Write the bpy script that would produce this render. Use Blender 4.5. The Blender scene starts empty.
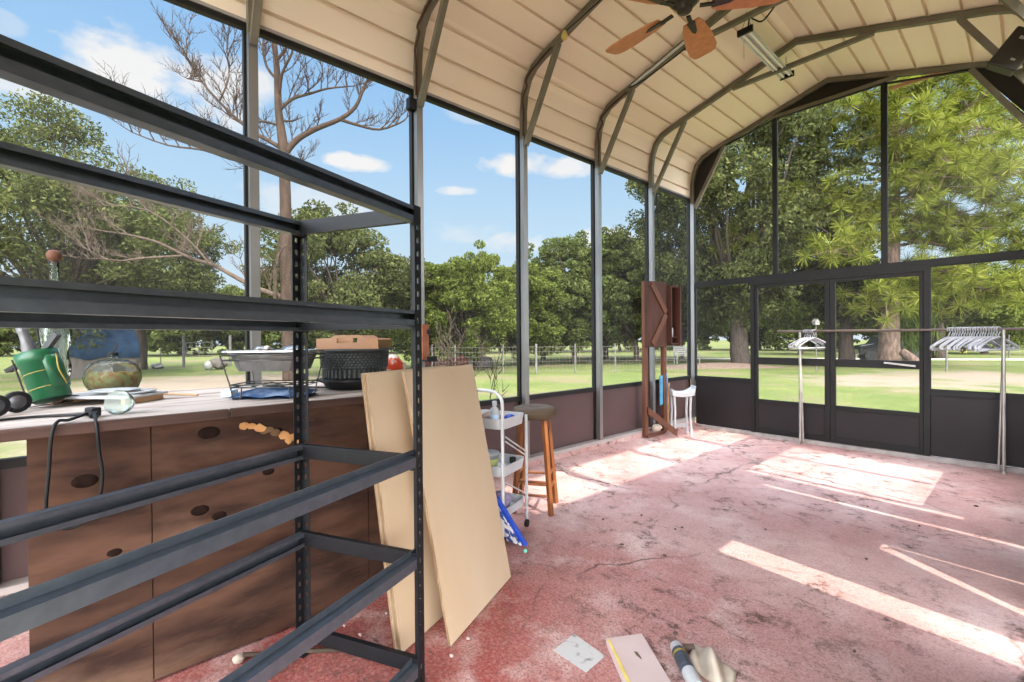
import bpy, bmesh, math, random
import numpy as np
from mathutils import Vector, Matrix
R = random.Random(7)
sc = bpy.context.scene
COL = sc.collection
# ------------------------------------------------------------------ camera
H = 1.343
CAM = Vector((3.357, -6.651, H))
YAW, PITCH, ROLL, FPX = .8388, -.0063, -.0078, 465.8
Fw = Vector((-math.sin(YAW)*math.cos(PITCH), math.cos(YAW)*math.cos(PITCH), math.sin(PITCH)))
Rt0 = Vector((math.cos(YAW), math.sin(YAW), 0)); Up0 = Rt0.cross(Fw)
Rt = Rt0*math.cos(ROLL) + Up0*math.sin(ROLL); Up = Up0*math.cos(ROLL) - Rt0*math.sin(ROLL)
cam = bpy.data.cameras.new('camera'); cam.sensor_width = 36; cam.lens = 36*FPX/1024
cam.clip_start = .02; cam.clip_end = 600
camo = bpy.data.objects.new('camera', cam); COL.objects.link(camo)
camo.matrix_world = Matrix(((Rt.x, Up.x, -Fw.x, CAM.x), (Rt.y, Up.y, -Fw.y, CAM.y), (Rt.z, Up.z, -Fw.z, CAM.z), (0, 0, 0, 1)))
sc.camera = camo
# ------------------------------------------------------------------ exposure
sc.view_settings.view_transform = 'Standard'
sc.view_settings.look = 'None'
sc.view_settings.gamma = 1
sc.view_settings.use_curve_mapping = False
sc.view_settings.exposure = 0.0
sc.cycles.use_denoising = True
sc.cycles.max_bounces = 10
sc.cycles.diffuse_bounces = 6
sc.cycles.transparent_max_bounces = 24
# ------------------------------------------------------------------ sun
SUN_DIR = Vector((-1, .10, -1.04)).normalized()
sl = bpy.data.lights.new('sun', 'SUN'); sl.energy = 8.2; sl.angle = math.radians(.6); sl.color = (1, .92, .79)
slo = bpy.data.objects.new('sun', sl); COL.objects.link(slo); slo.location = (40, -6, 40)
slo.rotation_euler = SUN_DIR.to_track_quat('-Z', 'Y').to_euler()

# ------------------------------------------------------------------ sky
def azel(px, py):
    x = (px-512)/FPX; y = -(py-341)/FPX
    d = (Fw + Rt*x + Up*y).normalized()
    fx, fy = -math.sin(YAW), math.cos(YAW); return math.atan2(-d.x*fy+d.y*fx, d.x*fx+d.y*fy), math.asin(d.z)
def build_world():
    w = bpy.data.worlds.new('sky'); sc.world = w; w.use_nodes = True
    nt = w.node_tree; nt.nodes.clear(); N = nt.nodes.new; L = nt.links.new
    def math_(op, a, b=None, c=None, clamp=False):
        n = N('ShaderNodeMath'); n.operation = op; n.use_clamp = clamp
        for i, v in enumerate((a, b, c)):
            if v is None: continue
            if isinstance(v, (int, float)): n.inputs[i].default_value = v
            else: L(v, n.inputs[i])
        return n.outputs[0]
    tc = N('ShaderNodeTexCoord'); sep = N('ShaderNodeSeparateXYZ'); L(tc.outputs['Generated'], sep.inputs[0])
    x, y, z = sep.outputs
    fx, fy = -math.sin(YAW), math.cos(YAW)
    az = math_('ARCTAN2', math_('ADD', math_('MULTIPLY', x, -fy), math_('MULTIPLY', y, fx)), math_('ADD', math_('MULTIPLY', x, fx), math_('MULTIPLY', y, fy))); el = math_('ARCSINE', z)
    ramp = N('ShaderNodeValToRGB'); L(math_('MULTIPLY', el, 1/1.57, clamp=True), ramp.inputs[0])
    e = ramp.color_ramp.elements
    e[0].position = 0; e[0].color = (.76, .88, .97, 1)
    e[1].position = .5; e[1].color = (.22, .48, .93, 1)
    k = e.new(.14); k.color = (.56, .78, .97, 1)
    k = e.new(.28); k.color = (.36, .63, .96, 1)
    ns = N('ShaderNodeTexNoise'); ns.inputs['Scale'].default_value = 7; ns.inputs['Detail'].default_value = 7; ns.inputs['Roughness'].default_value = .58
    mp = N('ShaderNodeMapping'); mp.inputs['Scale'].default_value = (1, 1, 1.9); L(tc.outputs['Generated'], mp.inputs[0]); L(mp.outputs[0], ns.inputs[0])
    nz = ns.outputs[0]
    tot = None
    for (px, py, sx, sy, dens) in [(135, 62, 75, 48, .95), (215, 95, 70, 50, .85), (512, 166, 55, 14, 1.0), (560, 168, 42, 13, .9),
                                   (357, 163, 40, 9, .95), (456, 190, 22, 6, .8), (455, 232, 45, 14, .45), (470, 112, 26, 12, .35),
                                   (20, 80, 70, 22, .7), (600, 245, 60, 16, .7), (310, 205, 70, 30, .5), (520, 245, 45, 14, .8), (0, 20, 30, 12, .3)]:
        a0, e0 = azel(px, py); a1, _ = azel(px-sx, py); a2, _ = azel(px+sx, py); _, e1 = azel(px, py+sy); _, e2 = azel(px, py-sy)
        sa = abs(a2-a1)/2; se = abs(e2-e1)/2
        da = math_('MULTIPLY', math_('SUBTRACT', az, a0), 1/sa); de = math_('MULTIPLY', math_('SUBTRACT', el, e0), 1/se)
        d2 = math_('ADD', math_('MULTIPLY', da, da), math_('MULTIPLY', de, de))
        v = math_('MULTIPLY_ADD', d2, -.55, .52)
        v = math_('ADD', v, math_('MULTIPLY_ADD', nz, 2.6, -1.3))
        v = math_('MULTIPLY', math_('MULTIPLY', v, 2.4, clamp=True), dens)
        tot = v if tot is None else math_('MAXIMUM', tot, v)
    # unseen sky overhead and on the sun's side, brightened to add indoor fill
    ns2 = N('ShaderNodeTexNoise'); ns2.inputs['Scale'].default_value = 2.2; ns2.inputs['Detail'].default_value = 6; L(tc.outputs['Generated'], ns2.inputs[0])
    side = math_('MULTIPLY_ADD', x, .80, math_('MULTIPLY', y, -.60))
    sm = N('ShaderNodeMapRange'); sm.interpolation_type = 'SMOOTHSTEP'; L(side, sm.inputs[0]); sm.inputs[1].default_value = -.1; sm.inputs[2].default_value = .6
    hi = N('ShaderNodeMapRange'); hi.interpolation_type = 'SMOOTHSTEP'; L(el, hi.inputs[0]); hi.inputs[1].default_value = .68; hi.inputs[2].default_value = 1.05
    reg = math_('MAXIMUM', sm.outputs[0], hi.outputs[0])
    cl2 = math_('MULTIPLY', reg, math_('MULTIPLY_ADD', ns2.outputs[0], 2.2, -.2, clamp=True))
    mix = N('ShaderNodeMix'); mix.data_type = 'RGBA'; L(math_('MAXIMUM', tot, cl2), mix.inputs[0]); L(ramp.outputs[0], mix.inputs[6])
    mix.inputs[7].default_value = (.98, .97, .96, 1)
    st = math_('MULTIPLY_ADD', reg, 11.5, 1.12)
    bg = N('ShaderNodeBackground'); L(mix.outputs[2], bg.inputs[0]); L(st, bg.inputs[1])
    out = N('ShaderNodeOutputWorld'); L(bg.outputs[0], out.inputs[0])
build_world()

# ------------------------------------------------------------------ helpers
OFF = {}
def meta(o, label=None, cat=None, group=None, kind=None):
    if label: o['label'] = label
    if cat: o['category'] = cat
    if group: o['group'] = group
    if kind: o['kind'] = kind
    return o
def thing(name, loc, label=None, cat=None, group=None, kind=None):
    o = bpy.data.objects.new(name, None); COL.objects.link(o); o.location = loc; o.empty_display_size = .1
    OFF[o.name] = Vector(loc)
    return meta(o, label, cat, group, kind)
def frame_of(d, up=Vector((0, 0, 1))):
    d = Vector(d).normalized()
    if abs(d.dot(up)) > .97: up = Vector((1, 0, 0)) if abs(d.x) < .9 else Vector((0, 1, 0))
    a = d.cross(up).normalized(); b = a.cross(d).normalized()
    return a, b
class MB:
    def __init__(s): s.v = []; s.f = []; s.sm = []
    def add(s, vs, fs, smooth=False):
        n = len(s.v); s.v += [tuple(v) for v in vs]; s.f += [tuple(i+n for i in f) for f in fs]; s.sm += [smooth]*len(fs); return s
    def box(s, c, size, rz=0, M=None):
        hx, hy, hz = size[0]/2, size[1]/2, size[2]/2
        m = M if M else Matrix.Rotation(rz, 3, 'Z')
        vs = [Vector(c) + m @ Vector((x*hx, y*hy, z*hz)) for x, y, z in ((-1,-1,-1),(1,-1,-1),(1,1,-1),(-1,1,-1),(-1,-1,1),(1,-1,1),(1,1,1),(-1,1,1))]
        return s.add(vs, [(3,2,1,0),(4,5,6,7),(0,1,5,4),(1,2,6,5),(2,3,7,6),(3,0,4,7)])
    def mm(s, x0, x1, y0, y1, z0, z1): return s.box(((x0+x1)/2,(y0+y1)/2,(z0+z1)/2), (abs(x1-x0),abs(y1-y0),abs(z1-z0)))
    def bar(s, p0, p1, w, h, up=Vector((0,0,1))):
        p0, p1 = Vector(p0), Vector(p1); d = p1-p0; a, b = frame_of(d, up)
        return s.box((p0+p1)/2, (w, d.length, h), M=Matrix((a, d.normalized(), b)).transposed())
    def tube(s, pts, r, seg=8, smooth=True, square=False):
        pts = [Vector(p) for p in pts]; n = len(pts)
        rs = r if isinstance(r, (list, tuple)) else [r]*n
        if square: seg = 4; smooth = False
        a = None; vs = []
        for i, p in enumerate(pts):
            d = (pts[min(i+1,n-1)]-pts[max(i-1,0)]).normalized()
            if a is None: a, b = frame_of(d)
            else:
                a = (a - d*a.dot(d)).normalized(); b = a.cross(d).normalized()
            k = 1.0
            if 0 < i < n-1 and square:
                c = (pts[i]-pts[i-1]).normalized().dot(d); k = 1/max(c, .6)
            for j in range(seg):
                t = 2*math.pi*(j+(.5 if square else 0))/seg; q = rs[i]*(1.41421 if square else 1)
                vs.append(p + a*(q*math.cos(t)) + b*(q*math.sin(t)*(k if square else 1)))
        fs = [(i*seg+j, i*seg+(j+1)%seg, (i+1)*seg+(j+1)%seg, (i+1)*seg+j) for i in range(n-1) for j in range(seg)]
        fs = [f[::-1] for f in fs]
        s.add(vs, fs, smooth)
        s.add(vs[:seg], [tuple(range(seg))]); s.add(vs[-seg:], [tuple(range(seg))[::-1]])
        return s
    def cyl(s, p0, p1, r0, r1=None, seg=16): return s.tube([p0, p1], [r0, r0 if r1 is None else r1], seg)
    def lathe(s, prof, c=(0,0,0), seg=24, M=None, sx=1, sy=1):
        c = Vector(c); vs = []
        for r, z in prof:
            for j in range(seg):
                t = 2*math.pi*j/seg; p = Vector((r*math.cos(t)*sx, r*math.sin(t)*sy, z)); vs.append(c + (M @ p if M else p))
        n = len(prof)
        fs = [(i*seg+j, i*seg+(j+1)%seg, (i+1)*seg+(j+1)%seg, (i+1)*seg+j) for i in range(n-1) for j in range(seg)]
        s.add(vs, fs, True)
        if prof[0][0] > 1e-4: s.add(vs[:seg], [tuple(range(seg))[::-1]])
        if prof[-1][0] > 1e-4: s.add(vs[-seg:], [tuple(range(seg))])
        return s
    def prism(s, poly, o, u, v, w):      # polygon (2D) at o with axes u,v extruded by vector w
        o, u, v, w = map(Vector, (o, u, v, w)); n = len(poly)
        a = [o+u*p[0]+v*p[1] for p in poly]; b = [p+w for p in a]
        fs = [tuple(range(n))[::-1], tuple(range(n, 2*n))] + [(i, (i+1)%n, n+(i+1)%n, n+i) for i in range(n)]
        if u.cross(v).dot(w) < 0: fs = [f[::-1] for f in fs]
        return s.add(a+b, fs)
    def sheet(s, fn, nu, nv, smooth=True):
        vs = [fn(i/nu, j/nv) for i in range(nu+1) for j in range(nv+1)]
        fs = [(i*(nv+1)+j, (i+1)*(nv+1)+j, (i+1)*(nv+1)+j+1, i*(nv+1)+j+1) for i in range(nu) for j in range(nv)]
        return s.add(vs, fs, smooth)
    def build(s, name, m, parent=None, label=None, cat=None, group=None, kind=None, bevel=0, solid=0, sub=0):
        me = bpy.data.meshes.new(name); o = bpy.data.objects.new(name, me); COL.objects.link(o)
        if parent is not None: off = OFF[parent.name]
        else:
            a = np.array(s.v); off = Vector(((a[:,0].min()+a[:,0].max())/2, (a[:,1].min()+a[:,1].max())/2, a[:,2].min())); o.location = off
        me.from_pydata([(v[0]-off[0], v[1]-off[1], v[2]-off[2]) for v in s.v], [], s.f)
        me.polygons.foreach_set('use_smooth', s.sm)
        me.materials.append(m); me.update()
        OFF[o.name] = off
        if parent is not None: o.parent = parent
        if solid:
            md = o.modifiers.new('solid', 'SOLIDIFY'); md.thickness = solid; md.offset = 0
        if bevel:
            md = o.modifiers.new('bevel', 'BEVEL'); md.width = bevel; md.segments = 2; md.limit_method = 'ANGLE'; md.angle_limit = math.radians(40)
        if sub:
            md = o.modifiers.new('sub', 'SUBSURF'); md.levels = sub; md.render_levels = sub
        return meta(o, label, cat, group, kind)
def copy_tree(o, parent=None):
    c = o.copy(); COL.objects.link(c)
    if parent is not None: c.parent = parent
    for ch in list(o.children): copy_tree(ch, c)
    return c
def rawmesh(name, V, F, m, parent, nper):      # numpy mesh of equal polygons
    me = bpy.data.meshes.new(name); o = bpy.data.objects.new(name, me); COL.objects.link(o)
    me.vertices.add(len(V)); me.vertices.foreach_set('co', V.astype('f').ravel())
    me.loops.add(F.size); me.loops.foreach_set('vertex_index', F.astype('i').ravel())
    me.polygons.add(len(F)); me.polygons.foreach_set('loop_start', np.arange(0, F.size, nper, dtype='i')); me.polygons.foreach_set('loop_total', np.full(len(F), nper, dtype='i'))
    me.materials.append(m); me.update(); me.validate()
    o.parent = parent; OFF[o.name] = OFF.get(parent.name, Vector((0,0,0))) if parent else Vector((0,0,0))
    return o

# ------------------------------------------------------------------ materials
def pmat(name, c1, c2=None, rough=.6, metal=0, scale=8, stretch=(1,1,1), lo=.35, hi=.65, bump=0, bscale=40, trans=0, spec=None, alpha=1, island=0, detail=5):
    m = bpy.data.materials.new(name); m.use_nodes = True; nt = m.node_tree; N = nt.nodes.new; L = nt.links.new
    b = nt.nodes['Principled BSDF']; b.inputs['Roughness'].default_value = rough; b.inputs['Metallic'].default_value = metal
    if spec is None: spec = .5 if rough < .42 else (.2 if rough < .65 else .04)
    b.inputs['Specular IOR Level'].default_value = spec; b.inputs['Transmission Weight'].default_value = trans; b.inputs['Alpha'].default_value = alpha
    c2 = c2 or tuple(x*.82 for x in c1)
    tc = N('ShaderNodeTexCoord'); mp = N('ShaderNodeMapping'); mp.inputs['Scale'].default_value = stretch; L(tc.outputs['Object'], mp.inputs[0])
    ns = N('ShaderNodeTexNoise'); ns.inputs['Scale'].default_value = scale; ns.inputs['Detail'].default_value = detail; L(mp.outputs[0], ns.inputs[0])
    fac = ns.outputs[0]
    mr = N('ShaderNodeMapRange'); L(fac, mr.inputs[0]); mr.inputs[1].default_value = lo; mr.inputs[2].default_value = hi
    mix = N('ShaderNodeMix'); mix.data_type = 'RGBA'; L(mr.outputs[0], mix.inputs[0]); mix.inputs[6].default_value = (*c1, 1); mix.inputs[7].default_value = (*c2, 1)
    L(mix.outputs[2], b.inputs['Base Color'])
    if bump:
        n2 = N('ShaderNodeTexNoise'); n2.inputs['Scale'].default_value = bscale; n2.inputs['Detail'].default_value = 4; L(mp.outputs[0], n2.inputs[0])
        bp = N('ShaderNodeBump'); bp.inputs['Strength'].default_value = bump; bp.inputs['Distance'].default_value = .01; L(n2.outputs[0], bp.inputs['Height']); L(bp.outputs[0], b.inputs['Normal'])
    return m
def leafmat(name, c1, c2, c3, tl=.28):
    m = bpy.data.materials.new(name); m.use_nodes = True; nt = m.node_tree; nt.nodes.clear(); N = nt.nodes.new; L = nt.links.new
    g = N('ShaderNodeNewGeometry'); r = N('ShaderNodeValToRGB'); L(g.outputs['Random Per Island'], r.inputs[0])
    e = r.color_ramp.elements; e[0].color = (*c1, 1); e[1].color = (*c3, 1); k = e.new(.5); k.color = (*c2, 1)
    d = N('ShaderNodeBsdfDiffuse'); t = N('ShaderNodeBsdfTranslucent'); L(r.outputs[0], d.inputs[0]); L(r.outputs[0], t.inputs[0])
    gl = N('ShaderNodeBsdfGlossy'); gl.inputs['Roughness'].default_value = .45; gl.inputs[0].default_value = (.5,.6,.4,1)
    mx = N('ShaderNodeMixShader'); mx.inputs[0].default_value = tl; L(d.outputs[0], mx.inputs[1]); L(t.outputs[0], mx.inputs[2])
    m2 = N('ShaderNodeMixShader'); m2.inputs[0].default_value = .0; L(mx.outputs[0], m2.inputs[1]); L(gl.outputs[0], m2.inputs[2])
    o = N('ShaderNodeOutputMaterial'); L(m2.outputs[0], o.inputs[0]); return m
def screenmat(name, col, cover):
    m = bpy.data.materials.new(name); m.use_nodes = True; nt = m.node_tree; nt.nodes.clear(); N = nt.nodes.new; L = nt.links.new
    t = N('ShaderNodeBsdfTransparent'); d = N('ShaderNodeBsdfDiffuse'); d.inputs[0].default_value = (*col, 1)
    ns = N('ShaderNodeTexNoise'); ns.inputs['Scale'].default_value = .8; tc = N('ShaderNodeTexCoord'); L(tc.outputs['Object'], ns.inputs[0])
    mr = N('ShaderNodeMapRange'); L(ns.outputs[0], mr.inputs[0]); mr.inputs[3].default_value = cover*.8; mr.inputs[4].default_value = cover*1.2
    mx = N('ShaderNodeMixShader'); L(mr.outputs[0], mx.inputs[0]); L(t.outputs[0], mx.inputs[1]); L(d.outputs[0], mx.inputs[2])
    o = N('ShaderNodeOutputMaterial'); L(mx.outputs[0], o.inputs[0]); return m
def glassmat(name, tint=(.9,.95,.93), rough=.03, white=.15):
    m = bpy.data.materials.new(name); m.use_nodes = True; nt = m.node_tree; nt.nodes.clear(); N = nt.nodes.new; L = nt.links.new
    t = N('ShaderNodeBsdfTransparent'); t.inputs[0].default_value = (*tint, 1); g = N('ShaderNodeBsdfGlossy'); g.inputs['Roughness'].default_value = rough
    d = N('ShaderNodeBsdfDiffuse'); d.inputs[0].default_value = (.42,.44,.42,1)
    ns = N('ShaderNodeTexNoise'); ns.inputs['Scale'].default_value = 30; tc = N('ShaderNodeTexCoord'); L(tc.outputs['Object'], ns.inputs[0])
    bp = N('ShaderNodeBump'); bp.inputs['Strength'].default_value = .4; bp.inputs['Distance'].default_value = .01; L(ns.outputs[0], bp.inputs['Height'])
    fr = N('ShaderNodeFresnel'); fr.inputs[0].default_value = 1.22; L(bp.outputs[0], fr.inputs[1]); L(bp.outputs[0], g.inputs['Normal'])
    m1 = N('ShaderNodeMixShader'); m1.inputs[0].default_value = white; L(t.outputs[0], m1.inputs[1]); L(d.outputs[0], m1.inputs[2])
    m2 = N('ShaderNodeMixShader'); L(fr.outputs[0], m2.inputs[0]); L(m1.outputs[0], m2.inputs[1]); L(g.outputs[0], m2.inputs[2])
    o = N('ShaderNodeOutputMaterial'); L(m2.outputs[0], o.inputs[0]); return m
def floormat():
    m = bpy.data.materials.new('red_painted_concrete'); m.use_nodes = True; nt = m.node_tree; N = nt.nodes.new; L = nt.links.new
    b = nt.nodes['Principled BSDF']; b.inputs['Specular IOR Level'].default_value = .35
    tc = N('ShaderNodeTexCoord'); P = tc.outputs['Object']
    def noise(scale, detail=6, rough=.55, stretch=None):
        n = N('ShaderNodeTexNoise'); n.inputs['Scale'].default_value = scale; n.inputs['Detail'].default_value = detail; n.inputs['Roughness'].default_value = rough
        if stretch:
            mp = N('ShaderNodeMapping'); mp.inputs['Scale'].default_value = stretch; L(P, mp.inputs[0]); L(mp.outputs[0], n.inputs[0])
        else: L(P, n.inputs[0])
        return n.outputs[0]
    def rng(v, a, b_, lo=0, hi=1):
        r = N('ShaderNodeMapRange'); L(v, r.inputs[0]); r.inputs[1].default_value = a; r.inputs[2].default_value = b_; r.inputs[3].default_value = lo; r.inputs[4].default_value = hi; return r.outputs[0]
    def mix(f, a, b_):
        x = N('ShaderNodeMix'); x.data_type = 'RGBA'
        for i, v in ((0, f), (6, a), (7, b_)):
            if isinstance(v, tuple): x.inputs[i].default_value = (*v, 1)
            elif isinstance(v, float): x.inputs[i].default_value = v
            else: L(v, x.inputs[i])
        return x.outputs[2]
    def M(op, a, b_):
        x = N('ShaderNodeMath'); x.operation = op; x.use_clamp = True
        for i, v in enumerate((a, b_)):
            if isinstance(v, float): x.inputs[i].default_value = v
            else: L(v, x.inputs[i])
        return x.outputs[0]
    sp = N('ShaderNodeSeparateXYZ'); L(P, sp.inputs[0])
    # paint is freshest by the shelving and worn pink where people walked
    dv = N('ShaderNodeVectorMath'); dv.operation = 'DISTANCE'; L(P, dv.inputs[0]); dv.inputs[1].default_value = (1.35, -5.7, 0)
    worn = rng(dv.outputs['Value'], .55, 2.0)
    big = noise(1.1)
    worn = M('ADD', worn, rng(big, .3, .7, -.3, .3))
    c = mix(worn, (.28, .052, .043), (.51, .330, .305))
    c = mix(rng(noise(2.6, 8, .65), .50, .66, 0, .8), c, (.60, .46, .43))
    c = mix(rng(noise(.9, 5), .45, .62, 0, .45), c, (.30, .10, .085))
    c = mix(rng(noise(55, 5, .75), .45, .75, 0, .45), c, (.66, .47, .44))
    c = mix(rng(noise(30, 6, .8), .56, .68, 0, .6), c, (.16, .06, .055))
    c = mix(M('MULTIPLY', rng(noise(5.5, 10, .85), .52, .60), rng(noise(1.4, 3), .38, .56)), c, (.10, .055, .045))
    c = mix(M('MULTIPLY', rng(noise(9, 8, .78, (.35, 1.4, 1)), .58, .66), rng(noise(1.9, 3), .40, .58)), c, (.085, .05, .04))
    vo = N('ShaderNodeTexVoronoi'); vo.feature = 'DISTANCE_TO_EDGE'; vo.inputs['Scale'].default_value = .42; vo.inputs['Randomness'].default_value = 1
    nd = N('ShaderNodeTexNoise'); nd.inputs['Scale'].default_value = 3; nd.inputs['Detail'].default_value = 6; L(P, nd.inputs[0])
    va = N('ShaderNodeVectorMath'); va.operation = 'MULTIPLY_ADD'; L(nd.outputs[1], va.inputs[0]); va.inputs[1].default_value = (.35, .35, .35); L(P, va.inputs[2]); L(va.outputs[0], vo.inputs[0])
    crack = M('MULTIPLY', rng(vo.outputs[0], .0, .006, 1, 0), rng(noise(1.3, 2), .42, .55))
    c = mix(crack, c, (.06, .035, .03))
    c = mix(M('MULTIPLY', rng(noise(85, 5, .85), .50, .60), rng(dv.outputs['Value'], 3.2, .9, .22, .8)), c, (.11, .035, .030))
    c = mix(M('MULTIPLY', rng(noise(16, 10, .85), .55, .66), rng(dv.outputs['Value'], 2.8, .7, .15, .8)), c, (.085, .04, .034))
    L(c, b.inputs['Base Color'])
    L(rng(noise(12), .3, .7, .5, .8), b.inputs['Roughness'])
    bp = N('ShaderNodeBump'); bp.inputs['Strength'].default_value = .35; bp.inputs['Distance'].default_value = .012; L(noise(26, 8, .7), bp.inputs['Height']); L(bp.outputs[0], b.inputs['Normal'])
    return m
def lawnmat():
    m = bpy.data.materials.new('lawn_grass'); m.use_nodes = True; nt = m.node_tree; N = nt.nodes.new; L = nt.links.new
    b = nt.nodes['Principled BSDF']; b.inputs['Roughness'].default_value = .9; b.inputs['Specular IOR Level'].default_value = .1
    tc = N('ShaderNodeTexCoord'); P = tc.outputs['Object']
    def noise(s, d=5):
        n = N('ShaderNodeTexNoise'); n.inputs['Scale'].default_value = s; n.inputs['Detail'].default_value = d; L(P, n.inputs[0]); return n.outputs[0]
    def rng(v, a, b_, lo=0, hi=1):
        r = N('ShaderNodeMapRange'); L(v, r.inputs[0]); r.inputs[1].default_value = a; r.inputs[2].default_value = b_; r.inputs[3].default_value = lo; r.inputs[4].default_value = hi; return r.outputs[0]
    def mix(f, a, b_):
        x = N('ShaderNodeMix'); x.data_type = 'RGBA'
        for i, v in ((0, f), (6, a), (7, b_)):
            if isinstance(v, tuple): x.inputs[i].default_value = (*v, 1)
            elif isinstance(v, float): x.inputs[i].default_value = v
            else: L(v, x.inputs[i])
        return x.outputs[2]
    c = mix(rng(noise(.5), .35, .65), (.066, .092, .022), (.112, .122, .040))
    c = mix(rng(noise(7, 8), .4, .7, 0, .7), c, (.052, .068, .021))
    c = mix(rng(noise(.30, 5), .50, .66, 0, .75), c, (.125, .098, .060))  # brown bare patches, strengthened to paint in the lawn's shadows
    # bare sandy yard outside the counter, and matching patches beyond the back door
    for ctr, r0, r1 in (((-16.0, -4.0, 0), 3.2, 5.6), ((-9.5, -5.2, 0), 3.0, 5.4), ((2.6, 16.5, 0), 1.6, 4.6), ((.2, 12.4, 0), 1.0, 3.2)):
        dv = N('ShaderNodeVectorMath'); dv.operation = 'DISTANCE'; L(P, dv.inputs[0]); dv.inputs[1].default_value = ctr
        ad = N('ShaderNodeMath'); ad.operation = 'MULTIPLY_ADD'; L(noise(.8, 8), ad.inputs[0]); ad.inputs[1].default_value = 7; L(dv.outputs['Value'], ad.inputs[2])
        f = rng(ad.outputs[0], r0+3.5, r1+3.5, .9, 0)
        c = mix(f, c, (.17, .135, .105))
    L(c, b.inputs['Base Color'])
    bp = N('ShaderNodeBump'); bp.inputs['Strength'].default_value = .6; bp.inputs['Distance'].default_value = .05; L(noise(9, 6), bp.inputs['Height']); L(bp.outputs[0], b.inputs['Normal'])
    return m
def plymat():
    m = bpy.data.materials.new('old_brown_plywood'); m.use_nodes = True; nt = m.node_tree; N = nt.nodes.new; L = nt.links.new
    b = nt.nodes['Principled BSDF']; b.inputs['Roughness'].default_value = .8; b.inputs['Specular IOR Level'].default_value = .2
    tc = N('ShaderNodeTexCoord'); P = tc.outputs['Object']
    def noise(s, d=5, st=(1,1,1)):
        mp = N('ShaderNodeMapping'); mp.inputs['Scale'].default_value = st; L(P, mp.inputs[0])
        n = N('ShaderNodeTexNoise'); n.inputs['Scale'].default_value = s; n.inputs['Detail'].default_value = d; L(mp.outputs[0], n.inputs[0]); return n.outputs[0]
    def rng(v, a, b_, lo=0, hi=1):
        r = N('ShaderNodeMapRange'); L(v, r.inputs[0]); r.inputs[1].default_value = a; r.inputs[2].default_value = b_; r.inputs[3].default_value = lo; r.inputs[4].default_value = hi; return r.outputs[0]
    def mix(f, a, b_):
        x = N('ShaderNodeMix'); x.data_type = 'RGBA'
        for i, v in ((0, f), (6, a), (7, b_)):
            if isinstance(v, tuple): x.inputs[i].default_value = (*v, 1)
            else: L(v, x.inputs[i])
        return x.outputs[2]
    c = mix(rng(noise(2.5, 6, (1, 1, 4)), .38, .62), (.026, .012, .008), (.082, .040, .025))
    c = mix(rng(noise(3, 7, (1, .7, 1.6)), .52, .72, 0, .75), c, (.15, .090, .060))
    c = mix(rng(noise(14, 6, (1, 1, 6)), .55, .72, 0, .5), c, (.06, .026, .016))
    L(c, b.inputs['Base Color']); return m

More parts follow.
